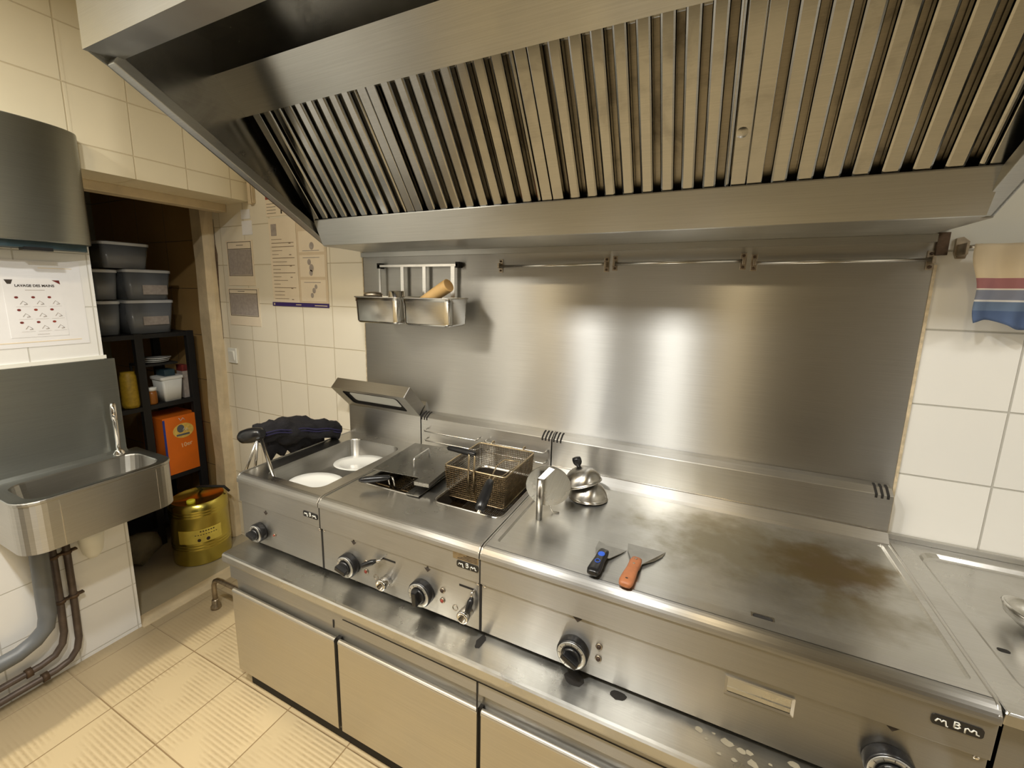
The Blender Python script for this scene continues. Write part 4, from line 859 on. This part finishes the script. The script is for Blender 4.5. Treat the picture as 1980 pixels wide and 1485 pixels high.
for z0, z1 in ((1.545, 1.655), (1.67, 1.78), (1.795, 1.90)): b.box(-.355, -.175, -.0036, -.003, z0, z1)
b.build('picture_panels', 'paper_cream', t)
b = MB()
for z0 in (1.64, 1.765, 1.80): bars(b, -.33, z0, .12, .0035)
for (cx, cz, r) in ((-.285, 1.745, .013), (-.270, 1.715, .016), (-.275, 1.69, .013), (-.26, 1.60, .012), (-.245, 1.62, .010), (-.275, 1.575, .011), (-.262, 1.825, .016)):
    b.add([(cx+r*math.cos(a), -.0042, cz+r*1.2*math.sin(a)) for a in [2*PI*k/14 for k in range(14)]], [tuple(range(14))])
b.build('picture_marks', 'greyprint', t)
t = thing('wall_notice', 'cream notice with red corner mark above the large poster, partly behind the hood', 'notice', (-.5, 0, 1.99))
b = MB(); b.box(-.590, -.30, -.003, -.0005, 1.985, 2.10); b.build('sheet', 'paper_cream', t)
b = MB(); b.box(-.588, -.545, -.0036, -.003, 2.072, 2.098); b.build('red_mark', 'redprint', t)
b = MB()
for k in range(4): bars(b, -.582, 2.0+.016*k, .07, .002, -.0036)
bars(b, -.475, 1.995, .010, .07, -.0036); b.build('print_lines', 'ink', t)
def plan(label, x0, x1, z0, z1, zt):
    t = thing('printed_sheet', label, 'notice', ((x0+x1)/2, 0, z0), 'small notices by the doorway')
    b = MB(); b.box(x0-.012, x1+.012, -.003, -.0005, z0-.055, zt+.008); b.build('sheet', 'paper_cream', t)
    b = MB()
    for f in ((x0, x1, z0, z0+.0025), (x0, x1, z1, z1+.0025), (x0, x1, zt-.0025, zt), (x0, x0+.0025, z0, zt), (x1-.0025, x1, z0, zt)): b.box(f[0], f[1], -.0042, -.003, f[2], f[3])
    bars(b, x0+.08, (z1+zt)/2, .06, .0025, -.0038); b.build('frame_lines', 'ink', t)
    b = MB(); b.box(x0+.005, x1-.003, -.0036, -.003, z0+.005, z1-.002); b.build('grey_table', 'greyprint', t)
plan('upper small notice with grey table by the doorway', -.943, -.735, 1.676, 1.825, 1.865)
plan('lower small notice with grey table by the doorway', -.962, -.713, 1.447, 1.575, 1.600)
for k, (x, z, wd, h_, lb) in enumerate([(-.80, 1.985, .075, .05, 'small blank white note stuck above another on the tiles'), (-.80, 1.90, .085, .075, 'blank white note stuck just above the upper grey notice')]):
    b = MB(); b.box(x, x+wd, -.0025, -.0005, z, z+h_); tag(b.build('blank_note', 'paper'), lb, 'note', 'blank notes on the tiles')
t = thing('light_switch', 'square white light switch on the tiles beside the doorway', 'light switch', (-.975, 0, 1.2))
b = MB(); b.box(-1.018, -.940, -.010, -.0005, 1.158, 1.250); b.build('switch_plate', 'white', t, bevel=.003)
b = MB(); b.prism([(-.010, 1.175), (-.013, 1.176), (-.020, 1.232), (-.010, 1.234)], -1.002, -.956); b.build('rocker', 'white', t)
t = thing('wall_conduit', 'short vertical cream cable conduit in the corner above the doorway lintel', 'conduit', (-.70, 0, 2.06))
b = MB(); b.box(-.705, -.680, -.022, -.0005, 2.055, 2.5); b.box(-.675, -.670, -.02, -.0005, 2.06, 2.2); b.build('conduit_body', 'plaster', t, bevel=.002)

# ------------------------------------------------------------------ left wall: dispenser, sign, hand basin
t = thing('towel_dispenser', 'curved stainless steel paper towel dispenser high on the left wall', 'dispenser', (-.66, -1.0, 1.73))
def yz(x, y): return x, y
out = [(-.7185, -.735)]+[(-.7185+.124*math.sin(a)**.7, -.975+.240*math.cos(a)) for a in [PI*(.03+.94*k/28) for k in range(29)]]+[(-.7185, -1.215)]
b = MB(); b.prism(out, 1.765, 2.185, 'z', sm=True); b.build('cover', 'splash', t, bevel=.006)
b = MB(); inn = [(-.7185, -.74), (-.66, -.765), (-.628, -.87), (-.618, -1.0), (-.63, -1.18), (-.7185, -1.20)]
b.prism(inn, 1.742, 1.765, 'z'); b.build('bottom_slot', 'teal', t)
b = MB(); b.box(-.66, -.618, -.96, -.88, 1.733, 1.745); b.build('paper_catch', 'black', t)
t = thing('hand_washing_sign', 'white paper sign with nine hand washing steps taped to the white pier', 'sign', (XL, -.92, 1.4))
b = MB(); b.box(XL+.0005, XL+.002, -1.16, -.775, 1.375, 1.70); b.build('backing_sheet', 'paper', t)
b = MB(); b.box(XL+.002, XL+.003, -1.002, -.838, 1.413, 1.632); b.build('poster_sheet', 'paper', t)
b = MB(); x = XL+.0035
b.add([(x, -.997, 1.628), (x, -.974, 1.628), (x, -.980, 1.612), (x, -.990, 1.612)], [(0, 1, 2, 3)]); b.build('corner_mark', 'ink', t)
b = MB(); b.add([(x, -.866, 1.628), (x, -.844, 1.628), (x, -.842, 1.612)], [(0, 1, 2)]); b.build('corner_mark', 'food_red', t)
text('sign_title', 'LAVAGE DES MAINS', .0125, 'ink', t, Matrix.Translation(Vector((x, -.916, 1.606))-Vector(t.location)) @ LEFTW, bold=.0003)
b = MB()
b.box(XL+.003, x, -.945, -.890, 1.589, 1.5905)
for r in range(3):
    for c_ in range(3):
        y0 = -.976+c_*.046+r*.002; z0 = 1.562-r*.047
        b.box(XL+.003, x, y0, y0+.038, z0-.034, z0-.0335)
        K = Vector((x, y0+.020, z0-.016)); pr = []
        b.tube([K+Vector((0, -.008, -.008)), K+Vector((0, 0, .004)), K+Vector((0, .010, -.006))], .0008, 4)
        b.tube([K+Vector((0, .002, -.010)), K+Vector((0, .012, -.008))], .0012, 4)
b.box(XL+.003, x, -.93, -.895, 1.4215, 1.4225)
b.build('step_drawings', 'greyprint', t)
for r in range(3):
    for c_ in range(3):
        y0 = -.972+c_*.046+r*.002; z0 = 1.563-r*.047; b = MB()
        b.add([(x+.0002, y0+.0055*math.cos(a), z0+.0042*math.sin(a)) for a in [2*PI*k/14 for k in range(14)]], [tuple(range(14))]); b.build('step_dot', 'redprint' if (r, c_) in ((1, 1), (2, 2)) else 'food_red', t)
# tape marks on the big sheet
b = MB(); b.box(XL+.002, XL+.0026, -1.13, -.80, 1.392, 1.396); b.build('tape_edge', 'paper_cream', t)
b = MB(); b.box(XL+.002, XL+.0026, -.90, -.80, 1.672, 1.675); b.build('tape_edge', 'paper_cream', t)

t = thing('hand_basin', 'wall-hung stainless steel hand wash basin with tall splashback on the white pier', 'basin', (-.56, -.93, .68))
bx0, bx1, by0, by1 = -.718, -.402, -1.150, -.662
b = MB()
def br(ix, z, r=.075, ex=0):  # outline: straight at the wall, rounded front corners
    x0_, x1_, y0_, y1_ = bx0+ex, bx1-ix, by0+ix, by1-ix; o = []
    for (cx, cy, a0) in ((x1_-r, y1_-r, 90), (x1_-r, y0_+r, 0)):
        for k in range(9): a = math.radians(a0-90*k/8); o.append(Vector((cx+r*math.cos(a), cy+r*math.sin(a), z)))
    o += [Vector((x0_, y0_, z)), Vector((x0_, y1_, z))]; return o
b.loft([br(0, .690), br(0, .868), br(-.003, .872), br(-.003, .880), br(0, .882)], sm=False)
b.build('outer_apron', 'basin', t, bevel=.0015)
b = MB(); A_ = br(0, .882); n = len(A_)
inr = []
for p in A_:
    q = Vector((p.x, p.y, .880)); inr.append(Vector((max(-.655, min(bx1-.030, p.x-.030 if p.x > -.6 else p.x)), max(by0+.04, min(by1-.035, p.y)), .880)))
icx, icy = (-.655+bx1-.030)/2, (by0+.04+by1-.035)/2; ihx, ihy = (bx1-.030+.655)/2, (by1-by0-.075)/2
I0 = rr(icx, icy, ihx, ihy, .055, .880)
O0 = []
for p in I0:
    dx_, dy_ = p.x-icx, p.y-icy
    k = min((bx1-icx)/dx_ if dx_ > 1e-6 else (bx0-icx)/dx_ if dx_ < -1e-6 else 9, (by1-icy)/dy_ if dy_ > 1e-6 else (by0-icy)/dy_ if dy_ < -1e-6 else 9)
    q = Vector((icx+dx_*k, icy+dy_*k, .8825))
    for cx, cy in ((bx1-.075, by1-.075), (bx1-.075, by0+.075)):   # round the two front corners
        if q.x > cx and (q.y-cy)*(1 if cy > icy else -1) > 0:
            v_ = Vector((q.x-cx, q.y-cy)); v_ = v_.normalized()*.075 if v_.length > .075 else v_; q.x, q.y = cx+v_.x, cy+v_.y
    O0.append(q)
b.loft([O0, I0, rr(icx, icy, ihx-.003, ihy-.003, .055, .876), rr(icx, icy, ihx-.012, ihy-.015, .055, .74), rr(icx, icy, ihx-.04, ihy-.05, .05, .715)], capb=True, sm=False)
b.build('bowl', 'basin', t)
b = MB(); b.add(br(.002, .692), [tuple(range(20))]); b.build('underside', 'basin', t)
b = MB(); b.prism([(-.7185, .880), (-.700, .880), (-.7145, .892), (-.7145, 1.300), (-.7185, 1.300)][::1], -1.235, -.700, 'y'); b.build('splashback', 'splash', t, bevel=.001)
b = MB()
b.box(bx1-.0745, bx1-.073, by1-.001, by1+.0008, .692, .868) if False else b.box(bx1-.001, bx1+.0015, by1-.078, by1-.076, .692, .866)
b.box(bx1-.001, bx1+.0015, by0+.106, by0+.108, .692, .866); b.build('front_seam', 'chrome', t)
tp = MB(); tp.tube([(-.676, -.745, .882), (-.676, -.745, 1.06), (-.672, -.747, 1.095), (-.660, -.752, 1.112), (-.645, -.757, 1.112), (-.634, -.762, 1.098), (-.632, -.764, 1.05)], [.009, .009, .009, .009, .010, .0105, .0115], 14)
tp.lathe([(.021, .881), (.021, .888), (.014, .900), (.010, .905)], c=(-.676, -.745, 0), seg=24)
o = tp.build('swan_neck_tap', 'chrome', t)
struct(None) if False else None
b = MB(); b.box(XL+.0003, XL+.006, -1.24, -.728, 1.303, 1.318); tag(b.build('wall_edge_strip', 'white'), 'thin white strip along the wall just above the basin splashback', 'strip')
# pipes under the basin
b = MB(); P = [(-.655, -1.045, .70), (-.655, -1.05, .56), (-.655, -1.055, .32), (-.657, -1.065, .27), (-.66, -1.10, .235), (-.66, -1.15, .215), (-.66, -1.5, .19)]
t = thing('waste_pipe', 'thick grey plastic waste pipe under the hand basin', 'pipe', (-.655, -1.05, .2)); b.tube(P, .028, 20); b.build('pipe_run', 'greypipe', t)
b = MB(); b.tube([(-.655, -1.045, .70), (-.655, -1.046, .655)], .034, 20); b.build('coupling', 'greypipe', t)
for lb, y, r_, zb, ye in (('left of the two thin old copper pipes below the hand basin', -1.00, .0125, .100, -1.6), ('right of the two thin old copper pipes below the hand basin', -.958, .0125, .045, -1.6)):
    t = thing('water_pipe', lb, 'pipe', (-.69, y, 0), 'thin water pipes below the basin')
    b = MB(); b.tube([(-.69, y, .70), (-.69, y-.003, .35), (-.69, y-.008, zb+.09), (-.69, y-.018, zb+.045), (-.69, y-.045, zb+.012), (-.69, y-.09, zb), (-.69, ye, zb-.01)], r_, 14); b.build('pipe_run', 'oldpipe', t)
    for z in (.53, .33):
        b = MB(); b.tube([(-.715, y, z+.0), (-.688, y, z)], .006, 8); b.lathe([(r_+.004, z-.007), (r_+.004, z+.007)], c=(-.69, y-.002, 0), seg=18); b.box(-.700, -.680, y+.008, y+.030, z-.003, z+.003); b.build('pipe_clip', 'rust', t)
    b = MB(); b.tube([(-.69, y-.115, zb-.001), (-.69, y-.135, zb-.002)], r_+.006, 16); b.build('pipe_joint', 'rust', t)
b = MB(); b.lathe([(.040, .535), (.042, .560), (.044, .575), (.044, .583), (.040, .590), (.040, .69)], c=(-.668, -.885, 0), seg=32); b.lathe([(.001, .475), (.018, .475), (.034, .50), (.040, .535)], c=(-.668, -.885, 0), seg=32, caps=False)
tag(b.build('bottle_trap', 'white'), 'white plastic bottle trap below the hand basin', 'trap')
# ------------------------------------------------------------------ store room
RX = -1.38
t = thing('storage_rack', 'black shelving rack in the dark store room', 'shelf', (-1.6, -.26, 0))
for (x, y) in ((RX, -.02), (RX, -.305), (RX-.40, -.02), (RX-.40, -.66), (RX, -.66)):
    b = MB(); b.box(x-.035, x, y-.017, y+.025, 0, 1.335); b.build('post', 'blackmat', t, bevel=.002)
for z in (1.305, .875, .40, .10):
    b = MB(); b.box(RX-.42, RX-.002, -.68, .004, z-(.0 if z < 1.3 else .0), z+.025); b.build('shelf_board', 'blackmat', t)
# tubs stacked on top
def tub(label, cx, cy, z0, z1, hx, hy, fill, fh, lab_, grp='clear food tubs on the rack'):
    t = thing('food_tub', label, 'food tub', (cx, cy, z0), grp)
    b = MB(); b.loft([rr(cx, cy, hx*.84, hy*.84, .03, z0), rr(cx, cy, hx*.97, hy*.97, .03, z1-.016), rr(cx, cy, hx*.96, hy*.96, .03, z1-.017), rr(cx, cy, hx*.83, hy*.83, .03, z0+.002)], capa=True, sm=True); b.build('tub_body', 'clear', t)
    b = MB(); b.loft([rr(cx, cy, hx, hy, .03, z1-.018), rr(cx, cy, hx, hy, .03, z1-.004), rr(cx, cy, hx*.93, hy*.93, .03, z1), rr(cx, cy, hx*.90, hy*.90, .03, z1-.004)], capb=True, sm=False); b.build('tub_lid', 'clear_lid', t, label='pale translucent lid')
    b = MB(); b.loft([rr(cx, cy, hx*.80, hy*.80, .03, z0+.004), rr(cx, cy, hx*(.80+.12*fh), hy*(.80+.12*fh), .03, z0+(z1-z0)*fh)], cap=True); b.build('tub_contents', fill, t)
    if lab_:
        b = MB(); xf = cx+hx*.93; b.box(xf-.004, xf+.004, cy+lab_[0], cy+lab_[1], z0+lab_[2], z0+lab_[3]); b.build('tub_label', 'greyprint', t)
tub('clear food tub with olive contents, bottom front tub on the rack', RX-.13, -.205, 1.333, 1.530, .12, .128, 'bag', .45, (-.05, .085, .05, .10))
tub('clear food tub with dark contents left of the bottom one on the rack', RX-.17, -.398, 1.333, 1.526, .12, .062, 'bag', .6, None)
tub('clear food tub with reddish contents, middle of the stack on the rack', RX-.13, -.200, 1.532, 1.706, .12, .125, 'food_dark', .7, (-.04, .09, .03, .085))
tub('smaller clear tub in the middle row of the rack stack, behind the label tub', RX-.17, -.395, 1.532, 1.700, .12, .064, 'food_red', .5, None)
tub('clear food tub with pink contents, topmost of the rack stack', RX-.13, -.298, 1.708, 1.852, .12, .122, 'food_red', .6, None)
b = MB(); b.loft([rr(-1.5, -.565, .09, .085, .05, 1.331), rr(-1.5, -.565, .10, .095, .05, 1.56), rr(-1.5, -.565, .104, .10, .05, 1.562), rr(-1.5, -.565, .104, .10, .05, 1.59)], cap=True, sm=True)
tag(b.build('storage_bin', 'teal'), 'dark teal bin with pale rim left of the stacked tubs', 'bin')
# middle shelf items
b = MB(); b.lathe([(.001, .903), (.042, .903), (.045, .925), (.040, 1.09), (.034, 1.104), (.034, 1.116), (.001, 1.118)], c=(RX-.05, -.355, 0), seg=24, caps=False); tag(b.build('pasta_jar', 'pasta'), 'tall yellow-brown jar at the left of the middle rack shelf', 'jar')
t = thing('spice_jar', 'small amber jar with white lid beside the white bucket', 'jar', (RX-.035, -.248, .902))
b = MB(); b.lathe([(.001, .9015), (.024, .9015), (.026, .91), (.026, .965), (.022, .985)], c=(RX-.035, -.250, 0), seg=20); b.build('jar_body', 'jarbrown', t)
b = MB(); b.lathe([(.0255, .985), (.0255, 1.004), (.001, 1.006)], c=(RX-.035, -.250, 0), seg=20); b.build('jar_lid', 'white', t)
t = thing('white_bucket', 'white plastic tub on the middle shelf of the rack', 'tub', (RX-.07, -.14, .902))
b = MB(); b.loft([rr(RX-.075, -.139, .055, .048, .012, .9015), rr(RX-.075, -.139, .065, .060, .014, 1.040)], capa=True, sm=True, capb=True); b.build('tub_body', 'white', t)
b = MB(); b.loft([rr(RX-.075, -.139, .069, .066, .014, 1.040), rr(RX-.075, -.139, .069, .066, .014, 1.056), rr(RX-.075, -.139, .062, .060, .012, 1.058)], cap=True, sm=False); b.build('tub_lid', 'white', t)
b = MB(); b.box(RX-.13, RX-.03, -.172, -.112, 1.059, 1.098); tag(b.build('small_box', 'teal', bevel=.003), 'small blue-grey box on top of the white plastic tub', 'box')
t = thing('carton', 'narrow pale carton with pink top right of the white tub', 'carton', (RX-.05, -.049, .90))
b = MB(); b.box(RX-.10, RX-.037, -.066, -.036, .9015, 1.075); b.build('carton_body', 'greyprint', t)
b = MB(); b.box(RX-.10, RX-.0365, -.0665, -.0355, 1.075, 1.115); b.build('carton_top', 'food_red', t)
for k in range(3):
    b = MB(); b.lathe([(.001, 1.146+.009*k), (.05, 1.146+.009*k), (.075, 1.153+.009*k), (.076, 1.155+.009*k), (.05, 1.149+.009*k), (.001, 1.149+.009*k)], c=(RX-.11-.01*k, -.18+.012*k, 0), seg=28, caps=False)
    tag(b.build('saucer', 'plate'), 'pale saucer in the small stack behind the jars, %s' % ['lowest', 'middle one', 'topmost'][k], 'saucer', 'saucers stacked on the rack')
b = MB(); b.box(RX-.19, RX-.03, -.28, -.09, 1.132, 1.144); b.box(RX-.19, RX-.18, -.28, -.27, .90, 1.132); b.box(RX-.19, RX-.18, -.10, -.09, .90, 1.132); tag(b.build('tray_riser', 'blackmat'), 'black riser standing on the middle shelf under the saucers', 'riser')
# orange box
t = thing('orange_carton', 'bright orange cardboard carton on the lower rack shelf', 'carton', (RX-.1, -.12, .427))
b = MB(); b.box(RX-.25, RX-.004, -.228, -.012, .4265, .800); b.build('carton_box', 'orange', t, bevel=.002)
for ya in (-.2285, -.023):
    b = MB(); b.box(RX-.0045, RX-.0025, ya, ya+.0115, .4265, .79); b.build('blue_border', 'blueprint', t)
def oval(b, y, z, ry, rz, x=RX-.0025): b.add([(x, y+ry*math.cos(a), z+rz*math.sin(a)) for a in [2*PI*k/24 for k in range(24)]], [tuple(range(24))])
b = MB(); oval(b, -.115, .700, .062, .048); b.build('pale_oval', 'yellowprint', t)
b = MB(); oval(b, -.130, .715, .022, .026, RX-.002); b.box(RX-.0025, RX-.002, -.158, -.080, .668, .680); b.build('oval_drawing', 'greypipe', t)
b = MB(); b.tube([(RX-.002, -.118, .700), (RX-.002, -.110, .716), (RX-.002, -.104, .696), (RX-.002, -.095, .712), (RX-.002, -.088, .694)], .0022, 5); b.tube([(RX-.002, -.135, .785), (RX-.002, -.125, .765), (RX-.002, -.112, .783), (RX-.002, -.10, .765)], .002, 5); b.build('white_motif', 'white', t)
text('carton_print', '10er', .038, 'paleprint', t, Matrix.Translation(Vector((RX-.002, -.105, .605))-Vector(t.location)) @ Matrix.Rotation(math.radians(6), 4, 'X') @ LEFTW, bold=.0006)
# golden drum
t = thing('oil_drum', 'golden metal drum with yellow label standing on the floor by the doorway', 'drum', (-1.075, -.245, 0))
R0 = .150; c_ = (-1.075, -.235, 0); H = .372
prof = [(.001, .0), (R0-.004, .0), (R0, .004), (R0, .010)]
for z in (.095, .112, .129): prof += [(R0, z-.006), (R0+.003, z), (R0, z+.006)]
for z in (.300, .316, .332): prof += [(R0, z-.006), (R0+.003, z), (R0, z+.006)]
prof += [(R0, H-.012), (R0-.012, H-.004), (R0-.014, H+.002), (R0-.018, H+.002), (R0-.020, H-.006), (.001, H-.006)]
b = MB(); b.lathe(prof, c=c_, seg=56, caps=False); b.build('drum_body', 'gold', t)
b = MB(); a0, a1 = math.radians(-75), math.radians(12); rg = []
for z in (.142, .225): rg.append([Vector((c_[0]+(R0+.0015)*math.cos(a0+(a1-a0)*k/20), c_[1]+(R0+.0015)*math.sin(a0+(a1-a0)*k/20), z)) for k in range(21)])
b.add(rg[0]+rg[1], [(k, k+1, 22+k, 21+k) for k in range(20)], True); lbm = b.build('drum_label', 'yellowlabel', t)
def onlab(b, a, z, ra, rz):
    b.add([(c_[0]+(R0+.0025)*math.cos(math.radians(a)+ra*math.cos(q)), c_[1]+(R0+.0025)*math.sin(math.radians(a)+ra*math.cos(q)), z+rz*math.sin(q)) for q in [2*PI*k/12 for k in range(12)]], [tuple(range(12))])
b = MB(); onlab(b, -34, .160, .06, .010); onlab(b, -17, .160, .065, .011)
for k in range(6): onlab(b, -30+5*k, .212, .03, .004)
for k in range(9): onlab(b, -40+5*k, .192, .03, .0025)
b.build('label_print', 'food_dark', lbm)
b = MB(); b.lathe([(.022, H-.008), (.022, H+.010), (.018, H+.013), (.001, H+.013)], c=(-1.03, -.30, 0), seg=20); b.build('drum_cap', 'yellow', t)
b = MB(); b.tube([(-1.15, -.17, H-.005), (-1.135, -.20, H+.03), (-1.06, -.17, H+.038), (-1.0, -.12, H+.03), (-.985, -.10, H-.005)], .008, 10); b.build('carry_handle', 'blackmat', t)
o = bundle('sack', [(-1.265+.004*i, -.60+.024*i, .085+.04*math.sin(i/9*PI)) for i in range(10)], [.03, .06, .075, .085, .09, .09, .085, .075, .05, .02], 'bag', None, 1.0, 21, amp=.02, fr=12)
tag(o, 'dull lumpy sack on the store room floor behind the hand basin', 'sack')
